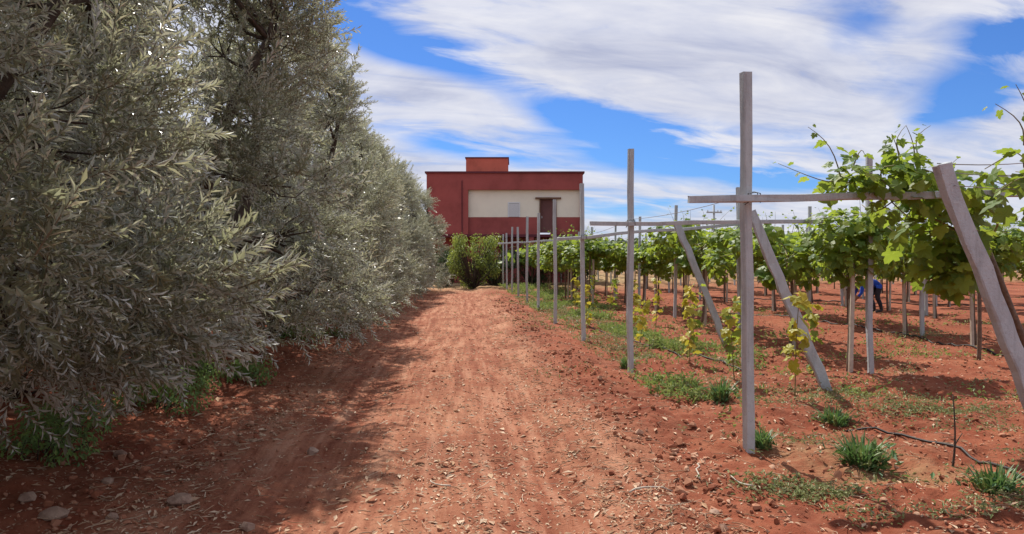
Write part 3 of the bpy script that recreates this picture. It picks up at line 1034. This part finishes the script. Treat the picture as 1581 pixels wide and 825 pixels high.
def young_vine(k, x, y, h, nleaf, label):
    r = np.random.default_rng(500 + k)
    t = thing('young_vine', label, 'vine', (x, y, h1(x, y)), 0, 'young vines along the trellis')
    path = curve((0, 0, -0.05), (r.normal(0, .05), r.normal(0, .05), h), r, .03, 9)
    mb = MB()
    mb.tube(path, np.linspace(.008, .003, 9), 5)
    obj('stem', mb.mesh('stem', M['cane']), t)
    P, Fm, S = [], [], []
    ts = r.uniform(.18, 1, nleaf)
    idx = ts * 8
    i0 = np.minimum(idx.astype(int), 7)
    q = path[i0] + (path[i0 + 1] - path[i0]) * (idx - i0)[:, None]
    lat = norm(r.normal(size=(nleaf, 3)) * np.array([1, 1, .25]))
    p = q + lat * r.uniform(.02, .09, nleaf)[:, None]
    Fm = leaf_frames(norm(lat * .5 + np.array([0, 0, .6]) + r.normal(0, .35, (nleaf, 3))), norm(lat + np.array([0, 0, -.6])))
    S = r.uniform(.08, .15, nleaf)
    for i in range(nleaf):
        green = r.random() < 0.35 + 0.5 * (1 - ts[i])
        o = obj('leaf', (LEAF_MESH if green and k % 2 else YOUNG_MESH)[r.integers(0, 3)], t)
        m4 = np.eye(4)
        m4[:3, :3] = Fm[i] * S[i]
        m4[:3, 3] = p[i]
        o.matrix_local = Matrix(m4.tolist())


YV = [(3.62, 7.80, 1.22, 26, 'yellow young vine beside the foot of the nearer slanting prop'),
      (3.42, 9.05, 0.98, 20, 'yellow young vine just left of the nearest post, behind it'),
      (3.42, 10.85, 1.20, 26, 'green-yellow young vine halfway between the two nearest posts'),
      (4.05, 12.6, 1.15, 18, 'young vine with yellow tips left of the farther slanting prop'),
      (3.75, 15.9, 1.15, 22, 'young vine with yellowing leaves right of the second post'),
      (3.9, 19.0, 1.1, 20, 'far young vine with yellow leaves right of the third post'),
      (4.6, 17.2, 1.1, 18, 'young vine standing behind the farther slanting prop'),
      (4.1, 22.6, 1.1, 18, 'farthest young vine with yellow-green leaves along the track row'),
      (3.25, 13.3, 0.9, 16, 'short young vine just right of the second post, yellowing'),
      (4.5, 11.6, 1.1, 20, 'yellow young vine close left of the farther slanting prop'),
      (3.0, 17.4, 1.0, 18, 'thin young vine close beside the third post'),
      (4.9, 10.0, 1.0, 18, 'young vine between the nearer prop and the inner post'),
      (3.3, 21.0, 1.1, 18, 'thin far young vine close beside the fourth post')]
for k, a in enumerate(YV):
    young_vine(k, a[0], a[1], a[2], int(a[3] * 1.4), a[4])


# ------------------------------------------------------------------ far vines, hedges and shrubs
def far_mass():
    r = np.random.default_rng(77)
    n = 15000
    x = r.uniform(4, 75, n)
    y = r.uniform(44, 92, n)
    row = np.round(x / 3.4) * 3.4 + r.normal(0, .55, n)
    z = 1.95 + r.normal(0, .28, n) + 0.25 * vnoise(row * .5, y * .5, 81)
    p = np.stack([row, y, z], 1)
    nr = norm(r.normal(size=(n, 3)) * .6 + np.array([0, 0, .8]))
    Fm = leaf_frames(nr, norm(r.normal(size=(n, 3)) + np.array([0, 0, -.7])))
    mb = MB()
    S = r.uniform(.22, .42, n)
    inst(mb, GLOW[0][0], GLOW[0][1], Fm, p, S)
    for xx in np.arange(6.8, 72, 3.4):
        for yy in np.arange(45, 90, 4.6):
            mb.box(xx - .04, xx + .04, yy - .04, yy + .04, -.1, 1.9, 1)
    tag(obj('distant_vineyard', mb.mesh('distant_vineyard', [M['vine_leaf'], M['concrete']])), 'far rows of vines reading as one green mass', 'vineyard', kind='stuff')


far_mass()


def gen_bush(seed, n, blobs, mat, size=(.05, .09), trunk=None, leafset=None):
    r = np.random.default_rng(seed)
    p, Fm, S = vine_leaves(r, blobs, n, size)
    mb = MB()
    if leafset is None:
        d = Fm[:, :, 1]
        V, F = leaf_quads(p, d, Fm[:, :, 2], S, S * .5)
        mb.add(V, F)
    else:
        inst(mb, leafset[0], leafset[1], Fm, p, S)
    tw = MB()
    for b in blobs:
        for _ in range(3):
            e = np.array(b[:3]) + norm(r.normal(size=3)) * np.array(b[3:6]) * .8
            tw.tube(curve((r.normal(0, .04), r.normal(0, .04), -.05), e, r, .06, 6), np.linspace(.02, .004, 6) * (trunk or 1), 5)
    return mb.mesh('crown', mat), tw.mesh('stems', M['bark'])


def bush(name, label, cat, loc, seed, n, blobs, mat, size, trunk=None, group=None):
    c, s = gen_bush(seed, n, blobs, mat, size, trunk)
    t = thing(name, label, cat, loc, 0, group)
    obj('crown', c, t)
    obj('stems', s, t)


def rb(seed, n, w, l, h, rr):
    r = np.random.default_rng(seed)
    return [(r.uniform(-w, w), r.uniform(-l, l), r.uniform(rr * .7, h - rr * .6), rr * r.uniform(.7, 1.2), rr * r.uniform(.7, 1.2), rr * r.uniform(.7, 1.2), 1) for _ in range(n)]


HG = 'shrubs in front of the house'
bush('shrub', 'rounded yellow-green shrub at the end of the olive row before the house', 'shrub', (0.75, 42.0, 0), 91, 4200, rb(1, 34, 1.25, .9, 3.4, .40), M['shrub_leaf'], (.10, .18), 2, HG)
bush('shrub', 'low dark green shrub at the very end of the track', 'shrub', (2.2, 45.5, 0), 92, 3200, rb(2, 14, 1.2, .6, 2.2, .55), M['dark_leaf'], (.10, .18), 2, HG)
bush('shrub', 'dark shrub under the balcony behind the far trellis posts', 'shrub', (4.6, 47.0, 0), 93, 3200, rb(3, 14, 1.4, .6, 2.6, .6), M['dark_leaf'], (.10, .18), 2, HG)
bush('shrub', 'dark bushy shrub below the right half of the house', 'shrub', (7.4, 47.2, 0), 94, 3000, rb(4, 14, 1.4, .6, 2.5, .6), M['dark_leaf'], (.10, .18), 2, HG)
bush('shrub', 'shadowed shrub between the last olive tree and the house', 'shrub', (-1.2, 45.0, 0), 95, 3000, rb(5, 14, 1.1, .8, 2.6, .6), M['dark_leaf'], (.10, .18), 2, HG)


def tree_line():
    r = np.random.default_rng(66)
    n = 9000
    a = r.uniform(-30, 160, n)
    y = 150 + r.normal(0, 4, n)
    top = 3.6 + 1.8 * fbm(a * .12, a * 0, 67, 3)
    z = r.random(n) ** .7 * top
    Fm = leaf_frames(norm(r.normal(size=(n, 3)) + np.array([0, -.3, .5])), norm(r.normal(size=(n, 3)) + np.array([0, 0, -.5])))
    mb = MB()
    inst(mb, GLOW[1][0], GLOW[1][1], Fm, np.stack([a, y, z], 1), r.uniform(.8, 1.6, n))
    tag(obj('distant_trees', mb.mesh('distant_trees', M['dark_leaf'])), 'far belt of trees along the horizon behind the vineyard', 'trees', kind='stuff')


tree_line()

# utility pole far behind the vines
up = thing('utility_pole', 'small far utility pole with a crossarm rising above the vines', 'pole', (20.9, 60, 0))
mb = MB()
mb.tube([(0, 0, -.3), (0, 0, 3), (0, 0, 6.1)], [.13, .11, .09], 8)
obj('pole', mb.mesh('pole', M['concrete']), up)
mb = MB()
mb.box(-.65, .65, -.14, -.06, 5.42, 5.54)
obj('crossarm', mb.mesh('crossarm', M['concrete']), up)
for xx in (-.55, 0.3, .55):
    mb = MB()
    mb.tube([(xx, -.1, 5.54), (xx, -.1, 5.60), (xx, -.1, 5.68)], [.025, .05, .02], 7)
    obj('insulator', mb.mesh('insulator', M['concrete']), up)


# ------------------------------------------------------------------ worker bending in the vineyard
def build_person():
    J = {'pelvis': ((.16, 0, .86), .15), 'waist': ((.02, 0, .92), .14), 'chest': ((-.20, 0, .93), .155), 'neckb': ((-.38, 0, .86), .075), 'neck': ((-.45, 0, .80), .062),
         'head1': ((-.51, 0, .745), .088), 'head2': ((-.575, 0, .675), .092), 'head3': ((-.615, 0, .62), .062)}
    E = [('pelvis', 'waist'), ('waist', 'chest'), ('chest', 'neckb'), ('neckb', 'neck'), ('neck', 'head1'), ('head1', 'head2'), ('head2', 'head3')]
    for s, nme in ((1, 'l'), (-1, 'r')):
        fx = 0.0 if s > 0 else .10
        J.update({'hip' + nme: ((.17, s * .09, .80), .108), 'knee' + nme: ((.02 + fx, s * .12, .46), .068), 'calf' + nme: ((.10 + fx, s * .12, .30), .062), 'ank' + nme: ((.15 + fx, s * .12, .085), .043),
                  'toe' + nme: ((-.04 + fx, s * .14, .045), .042),
                  'sho' + nme: ((-.30, s * .17, .86), .075), 'elb' + nme: ((-.36, s * .22, .60), .048), 'wri' + nme: ((-.50, s * .15, .40), .032), 'hand' + nme: ((-.55, s * .13, .33), .036), 'fing' + nme: ((-.58, s * .12, .26), .016)})
        E += [('pelvis', 'hip' + nme), ('hip' + nme, 'knee' + nme), ('knee' + nme, 'calf' + nme), ('calf' + nme, 'ank' + nme), ('ank' + nme, 'toe' + nme),
              ('chest', 'sho' + nme), ('sho' + nme, 'elb' + nme), ('elb' + nme, 'wri' + nme), ('wri' + nme, 'hand' + nme), ('hand' + nme, 'fing' + nme)]
    names = list(J)
    me = bpy.data.meshes.new('skeleton')
    me.from_pydata([J[k][0] for k in names], [(names.index(a), names.index(b)) for a, b in E], [])
    tmp = bpy.data.objects.new('tmp', me)
    col.objects.link(tmp)
    tmp.modifiers.new('skin', 'SKIN')
    for i, k in enumerate(names):
        sv = me.skin_vertices[0].data[i]
        sv.radius = (J[k][1],) * 2
        sv.use_root = (k == 'pelvis')
    ss = tmp.modifiers.new('sub', 'SUBSURF')
    ss.levels = ss.render_levels = 2
    dg = bpy.context.evaluated_depsgraph_get()
    ev = tmp.evaluated_get(dg)
    bm = bpy.data.meshes.new_from_object(ev)
    bpy.data.objects.remove(tmp)
    bm.name = 'body'
    P = np.array([J[k][0] for k in names])
    bm.materials.clear()
    for m in ('shirt', 'trousers', 'skin', 'cap'):
        bm.materials.append(M[m])
    for f in bm.polygons:
        c = np.array(f.center)
        k = names[int(np.argmin(np.linalg.norm(P - c, axis=1)))]
        f.use_smooth = True
        f.material_index = 0 if (k[:3] in ('pel', 'hip') and c[2] > .74) else 1 if k[:3] in ('pel', 'hip', 'kne', 'cal') else 3 if k[:3] in ('ank', 'toe') else 2 if k[:4] in ('head', 'hand', 'fing', 'neck') or k[:3] == 'wri' else 0
    t = thing('person', 'worker in a blue shirt and dark trousers bending down behind the inner post', 'person', (11.95, 20.86, h1(11.95, 20.86)), R(-8))
    obj('body', bm, t)
    mb = MB()
    ax = norm(np.array([-.105, 0, -.125]))
    up_ = np.array([-.77, 0, .64])
    cpos = np.array([-.575, 0, .69]) + up_ * .03
    th = np.linspace(0, 2 * np.pi, 14, endpoint=False)
    rings = []
    for h_, rr in ((0, .103), (.05, .096), (.085, .066), (.10, .01)):
        rings.append(cpos + ax * h_ * .2 + up_ * (h_ + .0) + rr * (np.cos(th)[:, None] * ax + np.sin(th)[:, None] * np.array([0, 1, 0])))
    V = np.concatenate(rings)
    F = [(i * 14 + k, i * 14 + (k + 1) % 14, (i + 1) * 14 + (k + 1) % 14, (i + 1) * 14 + k) for i in range(3) for k in range(14)]
    mb.add(V, F, 0, True)
    obj('cap', mb.mesh('cap', M['cap']), t)


build_person()


# ------------------------------------------------------------------ hoses
def hose(pts, r, label):
    P = np.array(pts, float)
    seg = [0]
    for a, b in zip(P[:-1], P[1:]):
        seg.append(seg[-1] + np.linalg.norm(b - a))
    seg = np.array(seg)
    n = max(12, int(seg[-1] / .12))
    ts = np.linspace(0, seg[-1], n)
    x = np.interp(ts, seg, P[:, 0])
    y = np.interp(ts, seg, P[:, 1])
    k = np.ones(9) / 9
    xp = np.concatenate([[x[0]] * 4, x, [x[-1]] * 4])
    yp = np.concatenate([[y[0]] * 4, y, [y[-1]] * 4])
    x = np.convolve(xp, k, 'valid') + .03 * vnoise(ts * .9, ts * 0, 88)
    y = np.convolve(yp, k, 'valid')
    z = H(x, y) + r * .9 + .01
    mb = MB()
    mb.tube(np.stack([x, y, z], 1), r, 6)
    tag(obj('irrigation_hose', mb.mesh('irrigation_hose', M['hose'])), label, 'hose', 'drip irrigation hoses')


hose([(3.55, 6.85), (3.86, 6.55), (4.12, 6.15), (4.10, 5.7), (3.98, 5.2), (3.95, 4.6)], .011, 'short black hose curving between the near weed tufts at right')
hose([(6.6, 21.5), (8.0, 20.7), (8.9, 19.4), (9.1, 17.4), (9.25, 14.8), (8.85, 11.6), (8.7, 10.2)], .016, 'black hose lying across the red soil behind the inner post')
hose([(9.5, 31), (11.5, 28.5), (14.2, 26), (17.5, 24.0), (21, 23.2)], .018, 'far black hose running past the bending worker')
hose([(3.0, 19), (3.2, 15), (3.5, 12.6), (3.9, 10.6), (4.05, 9.5)], .011, 'black hose along the foot of the young vines')


# ------------------------------------------------------------------ weeds
def tuft(seed, nb, h, spread, wd=.012):
    r = np.random.default_rng(seed)
    mb = MB()
    th = r.uniform(0, 2 * np.pi, nb)
    lean = r.random(nb) ** .8
    d = np.stack([np.cos(th), np.sin(th), np.zeros(nb)], 1)
    L = h * r.uniform(.5, 1.1, nb)
    b = d * (spread * .35 * r.random(nb))[:, None]
    rows_ = []
    for t in (0, .4, .75, 1):
        p = b + d * (L * lean * (t ** 1.5) * 1.0)[:, None] + np.array([0, 0, 1]) * (L * (t - .42 * lean * t * t))[:, None]
        ww = wd * (1.1 - t) * (1 if t < 1 else 0) + .001
        sd = np.stack([-np.sin(th), np.cos(th), np.zeros(nb)], 1) * ww
        rows_.append((p - sd, p + sd))
    V = np.stack([q for ab in rows_ for q in ab], 1).reshape(-1, 3)
    i = np.arange(nb)[:, None] * 8
    F = np.concatenate([i + np.array([[2 * k, 2 * k + 1, 2 * k + 3, 2 * k + 2]]) for k in range(3)])
    mb.add(V, F)
    # small broad leaves in between
    m = nb
    p = r.normal(size=(m, 3)) * np.array([spread * .3, spread * .3, 0]) + np.array([0, 0, 1]) * (h * .55 * r.random(m))[:, None]
    Fm = leaf_frames(norm(r.normal(size=(m, 3)) * .6 + np.array([0, 0, .7])), norm(r.normal(size=(m, 3)) + np.array([0, 0, .4])))
    V, F = leaf_quads(p, Fm[:, :, 1], Fm[:, :, 2], np.full(m, h * .26), np.full(m, h * .11))
    mb.add(V, F)
    return mb.mesh('blades', M['grass_blade'])


TUFTS = [(3.08, 5.50, 190, .30, .34, 'largest dark green weed tuft, right of the nearest post'),
         (2.85, 7.95, 110, .26, .26, 'green weed tuft just left of the nearest post'),
         (3.65, 7.0, 110, .22, .30, 'green weed tuft at the foot of the nearer slanting prop'),
         (2.53, 6.05, 80, .20, .18, 'small green weed at the foot of the nearest post'),
         (3.63, 4.80, 130, .22, .34, 'green weed tuft in the lower right corner'),
         (2.40, 10.55, 70, .22, .18, 'small green weed at the foot of the second post')]
for k, (x, y, nb, h, s, lab) in enumerate(TUFTS):
    t = thing('weed_tuft', lab, 'weed', (x, y, h1(x, y) - .01), 0, 'weed tufts beside the posts')
    tag(obj('blades', tuft(600 + k, nb, h, s), t), kind='stuff')


def ground_cover():
    r = np.random.default_rng(700)
    P = []
    n = 42000
    y = 4.3 * np.exp(r.random(n) * math.log(34 / 4.3))
    x = 3.3 + r.normal(0, 1.05, n)
    d = fbm(x * 1.3, y * .9, 701, 3)
    keep = (d > .80 - .09 * np.clip(y - 4.6, 0, 8) + .35 * (x < 2.35)) & (r.random(n) < .8)
    P.append(np.stack([x[keep], y[keep]], 1))
    # green strip along the track-side posts farther back
    y = 11 * np.exp(r.random(15000) * math.log(42 / 11))
    x = 2.9 + r.normal(0, .5, 15000)
    P.append(np.stack([x, y], 1)[(fbm(x * .9, y * .5, 702, 2) > -.05) & (x > 2.25)])
    # mats right of the posts
    for cx, cy, sx, sy, m in ((2.28, 5.0, .22, .10, 900), (2.55, 4.85, .16, .05, 260), (4.61, 7.4, .30, .16, 700), (5.2, 7.35, .35, .14, 700), (9.5, 14.6, .6, .3, 500), (4.3, 8.6, .5, .2, 600),
                              (3.0, 6.4, .3, .15, 260), (3.4, 5.2, .3, .1, 160), (8.0, 20.6, 1.2, .35, 700), (2.95, 4.5, .4, .08, 160)):
        P.append(r.normal(size=(m, 2)) * np.array([sx, sy]) + np.array([cx, cy]))
    # furrow edges deeper in the vineyard
    y = r.uniform(9, 40, 9000)
    x = r.uniform(4, 30, 9000)
    P.append(np.stack([x, y], 1)[fbm(x * .25, y * .9, 703, 2) > .5])
    y = r.uniform(6.3, 11, 9000)
    x = r.uniform(3, 8, 9000)
    P.append(np.stack([x, y], 1)[fbm(x * .8, y * 1.6, 704, 3) > .42])
    P = np.concatenate(P)
    n = len(P)
    z = H(P[:, 0], P[:, 1]) + r.random(n) ** 2 * .055
    p = np.column_stack([P, z])
    Fm = leaf_frames(norm(r.normal(size=(n, 3)) * .5 + np.array([0, 0, .8])), norm(r.normal(size=(n, 3)) + np.array([0, 0, .2])))
    L = r.uniform(.018, .045, n) * (1 + P[:, 1] * .04)
    V, F = leaf_quads(p, Fm[:, :, 1], Fm[:, :, 2], L, L * .38)
    mb = MB()
    mb.add(V, F)
    tag(obj('low_weeds', mb.mesh('low_weeds', M['mat_weed'])), 'low grey-green weeds spread over the soil between the posts', 'weeds', kind='stuff')


ground_cover()


def green_weeds():
    r = np.random.default_rng(760)
    y = 8.2 * np.exp(r.random(60000) * math.log(44 / 8.2))
    x = 3.1 + r.normal(0, .75, 60000) + .02 * y
    keep = (fbm(x * 1.1, y * .55, 761, 3) > .42 - .03 * np.clip(y - 8, 0, 16)) & (x > 2.3 + .15 * vnoise(y * .8, y * 0, 763))
    P = [np.stack([x[keep], y[keep]], 1)]
    y = r.uniform(6.2, 24, 26000)
    x = r.uniform(2.5, 14, 26000)
    keep = fbm(x * .8, y * 1.6, 762, 3) > .54
    P.append(np.stack([x[keep], y[keep]], 1))
    P = np.concatenate(P)
    n = len(P)
    p = np.column_stack([P, H(P[:, 0], P[:, 1]) + r.random(n) ** 2 * .12])
    Fm = leaf_frames(norm(r.normal(size=(n, 3)) * .7 + np.array([0, 0, .7])), norm(r.normal(size=(n, 3)) + np.array([0, 0, .6])))
    L = r.uniform(.03, .07, n) * (1 + P[:, 1] * .03)
    V, F = leaf_quads(p, Fm[:, :, 1], Fm[:, :, 2], L, L * .4)
    mb = MB()
    mb.add(V, F)
    tag(obj('green_weeds', mb.mesh('green_weeds', M['strip_weed'])), 'bright green weeds growing in a strip along the track-side posts', 'weeds', kind='stuff')


M['strip_weed'] = leaf_mat('strip_weed', ((0.12, 0.20, 0.05), (0.18, 0.26, 0.07), (0.25, 0.30, 0.09), (0.30, 0.29, 0.12)), (0.2, 0.26, 0.1), (0.36, 0.46, 0.1), 0.32, 0.55, 0.25)
green_weeds()

UG = [(-4.9, 6.6, 'left-hand'), (-4.7, 8.2, 'second'), (-4.9, 9.9, 'third'), (-4.6, 11.6, 'fourth'), (-5.6, 13.4, 'right-hand')]
for k, (x, y, nm) in enumerate(UG):
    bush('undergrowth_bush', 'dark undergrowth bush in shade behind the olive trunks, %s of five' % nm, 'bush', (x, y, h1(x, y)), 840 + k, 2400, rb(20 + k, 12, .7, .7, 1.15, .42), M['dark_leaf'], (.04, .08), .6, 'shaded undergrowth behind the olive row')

LW = [(-3.25, 9.0, .62, .66, 2000, 'lush bright green weed clump at the foot of the dark olive trunk'),
      (-3.0, 7.7, .60, .50, 1800, 'green weed clump under the near olive branches'),
      (-2.65, 9.5, .42, .36, 900, 'low green weeds just right of the olive trunk'),
      (-3.35, 6.7, .5, .35, 1000, 'shaded green weed clump at lower left'),
      (-2.95, 14.0, .50, .38, 900, 'sunlit green weed patch between the second and third olive trees'),
      (-2.45, 15.0, .34, .25, 500, 'pale green weeds at the track edge beneath the third olive tree'),
      (-3.05, 5.75, .45, .32, 900, 'dim yellow-green weeds at the left edge under the branches')]
for k, (x, y, wd, h, n, lab) in enumerate(LW):
    bush('weed_clump', lab, 'weed', (x, y, h1(x, y)), 800 + k, n, [(a * wd, b * wd, h * c, wd * .42, wd * .42, h * .42, 1) for a, b, c in ((-.4, -.2, .4), (.3, .2, .45), (0, 0, .6), (.5, -.3, .3), (-.2, .5, .45), (-.6, .3, .3))],
         M['weed_leaf'], (.03, .06), .35, 'green weeds under the olive trees')


# ------------------------------------------------------------------ clods, litter, stones, twigs
OCT_V = norm(np.array([(1, 0, 0), (-1, 0, 0), (0, 1, 0), (0, -1, 0), (0, 0, 1), (0, 0, -1), (.7, .7, .6), (-.7, .7, .5), (.7, -.7, .6), (-.7, -.7, .5)], float))


def hull_mesh(seed, subdiv=0, squash=.65):
    import bmesh
    r = np.random.default_rng(seed)
    bm = bmesh.new()
    n = 14 if subdiv == 0 else 46
    for v in norm(r.normal(size=(n, 3))):
        bm.verts.new(Vector(v * r.uniform(.8, 1.1) * np.array([1, r.uniform(.7, .9), squash])))
    bmesh.ops.convex_hull(bm, input=bm.verts)
    loose = [v for v in bm.verts if not v.link_faces]
    bmesh.ops.delete(bm, geom=loose, context='VERTS')
    bmesh.ops.triangulate(bm, faces=bm.faces)
    bm.verts.index_update()
    V = np.array([v.co[:] for v in bm.verts])
    F = np.array([[v.index for v in f.verts] for f in bm.faces])
    bm.free()
    return V, F


def scatter_xy(r, n, x0, x1, y0, y1):
    y = y0 * np.exp(r.random(n) * math.log(y1 / y0))
    return r.uniform(x0, x1, n), y


def clods():
    r = np.random.default_rng(900)
    tem = [hull_mesh(901 + k) for k in range(4)]
    x, y = scatter_xy(r, 52000, -4.5, 14, 4.0, 30)
    dn = .25 + .9 * gaus(x, 1.6, .45) + .7 * gaus(x, -2.3, .7) + .45 * (x > 2.3) + .35 * np.clip(vnoise(x * 1.7, y * 1.7, 905), 0, 1)
    keep = r.random(len(x)) < dn * .62
    x, y = x[keep], y[keep]
    n = len(x)
    S = np.clip(r.lognormal(math.log(.0105), .55, n), .004, .045) * (1 + .02 * y)
    S[np.abs(x + .3) < 1.4] *= .62
    S[np.abs(x - 1.75) < .4] *= 1.35
    p = np.column_stack([x, y, H(x, y) + S * .25])
    Rm = frames(np.column_stack([r.normal(size=(n, 2)), r.normal(size=n) * .2]), r)
    mb = MB()
    g = r.integers(0, 4, n)
    for q in range(4):
        s = g == q
        inst(mb, tem[q][0], tem[q][1], Rm[s], p[s], S[s])
    tag(obj('soil_clods', mb.mesh('soil_clods', M['clod'])), 'small clods and pebbles of red soil scattered over the ground', 'clods', kind='stuff')


clods()


def litter():
    r = np.random.default_rng(950)
    x, y = scatter_xy(r, 165000, -4.2, 9, 4.0, 40)
    dn = .20 + .85 * gaus(x, 1.0, .42) + .55 * gaus(x, -.2, .55) + .6 * gaus(x, -1.9, .4) + .2 * gaus(x, -3, .6)
    dn *= .6 + 1.0 * np.clip(fbm(x * 1.6, y * 1.3, 951, 3) + .3, 0, 1)
    keep = r.random(len(x)) < dn * .8
    x, y = x[keep], y[keep]
    n = len(x)
    p = np.column_stack([x, y, H(x, y) + r.uniform(.002, .009, n)])
    nr = norm(r.normal(size=(n, 3)) * .22 + np.array([0, 0, 1]))
    Fm = leaf_frames(nr, norm(r.normal(size=(n, 3)) * np.array([1, 1, .1])))
    L = np.clip(r.lognormal(math.log(.030), .5, n), .009, .10)
    V, F = leaf_quads(p, Fm[:, :, 1], nr, L, L * r.uniform(.16, .5, n), .12)
    mb = MB()
    mb.add(V, F)
    # straw and stalks
    x, y = scatter_xy(r, 5200, -3.4, 4.5, 4.0, 20)
    dn = .2 + .9 * gaus(x, 1.2, .5) + .4 * gaus(x, -1.9, .4)
    keep = r.random(len(x)) < dn
    for xx, yy in zip(x[keep], y[keep]):
        th = r.uniform(0, 2 * np.pi)
        L = r.uniform(.05, .16)
        ts = np.linspace(-.5, .5, 4)
        px = xx + math.cos(th) * L * ts + r.normal(0, .006, 4)
        py = yy + math.sin(th) * L * ts + r.normal(0, .006, 4)
        pz = h1(xx, yy) + .014 + r.uniform(0, .01, 4)
        mb.tube(np.column_stack([px, py, pz]), r.uniform(.0018, .0042), 3, cap=False)
    tag(obj('dry_litter', mb.mesh('dry_litter', M['litter'])), 'dry pale leaves and straw scattered over the dirt track', 'litter', kind='stuff')


litter()

STONES = [(-2.42, 4.62, .085, 'rounded pale stone in the bottom left corner'), (-1.24, 6.35, .065, 'reddish lump of earth at the edge of the tree shade'),
          (-1.27, 4.55, .055, 'pointed pale stone near the bottom, left of the track'), (-1.83, 5.0, .085, 'flat pinkish stone in the tree shade at lower left'),
          (-2.09, 4.64, .05, 'small brown stone right of the bottom left corner stone'), (-2.42, 5.3, .05, 'small dull stone in shade above the corner stone'),
          (-2.72, 4.9, .06, 'flat greyish stone beside the left edge of the picture'), (-2.62, 5.95, .055, 'brown stone under the green weeds at lower left'),
          (1.62, 4.62, .045, 'pale lump near the bottom right of the track')]
for k, (x, y, s, lab) in enumerate(STONES):
    V, F = hull_mesh(970 + k, 1, .6)
    mb = MB()
    mb.add(V * s, F)
    tag(obj('stone', mb.mesh('stone', M['stone']), None, (x, y, h1(x, y) + s * .15), (0, 0, k * 1.3)), lab, 'stone', 'stones beside the track')
TW = [(-.15, 5.35, .22, 2.2, 'short pale twig lying near the middle of the track'), (1.75, 5.35, .30, 1.2, 'pale bent twig at the right edge of the track'),
      (1.30, 4.95, .34, .2, 'long pale stalk lying across the right track edge'), (1.95, 5.05, .2, 1.9, 'short pale stalk beside the weed mat near the post')]
for k, (x, y, L, a, lab) in enumerate(TW):
    r = np.random.default_rng(990 + k)
    ts = np.linspace(-.5, .5, 7)
    px = x + math.cos(a) * L * ts + r.normal(0, .012, 7)
    py = y + math.sin(a) * L * ts + r.normal(0, .012, 7)
    mb = MB()
    mb.tube(np.column_stack([px, py, H(px, py) + .02]), np.linspace(.007, .004, 7), 6)
    tag(obj('dry_twig', mb.mesh('dry_twig', M['stake'])), lab, 'twig', 'dry twigs on the track')
# bare dead shoot in the right foreground
mb = MB()
r = np.random.default_rng(999)
P = curve((0, 0, -.05), (.02, .02, .55), r, .02, 8)
mb.tube(P, np.linspace(.010, .004, 8), 6)
mb.tube(curve(P[3], P[3] + np.array([.06, 0, .09]), r, .01, 4), [.006, .005, .004, .003], 5)
tag(obj('dead_shoot', mb.mesh('dead_shoot', M['bark']), None, (3.77, 5.45, h1(3.77, 5.45))), 'bare upright dead stick in the right foreground beside the hose', 'stick')
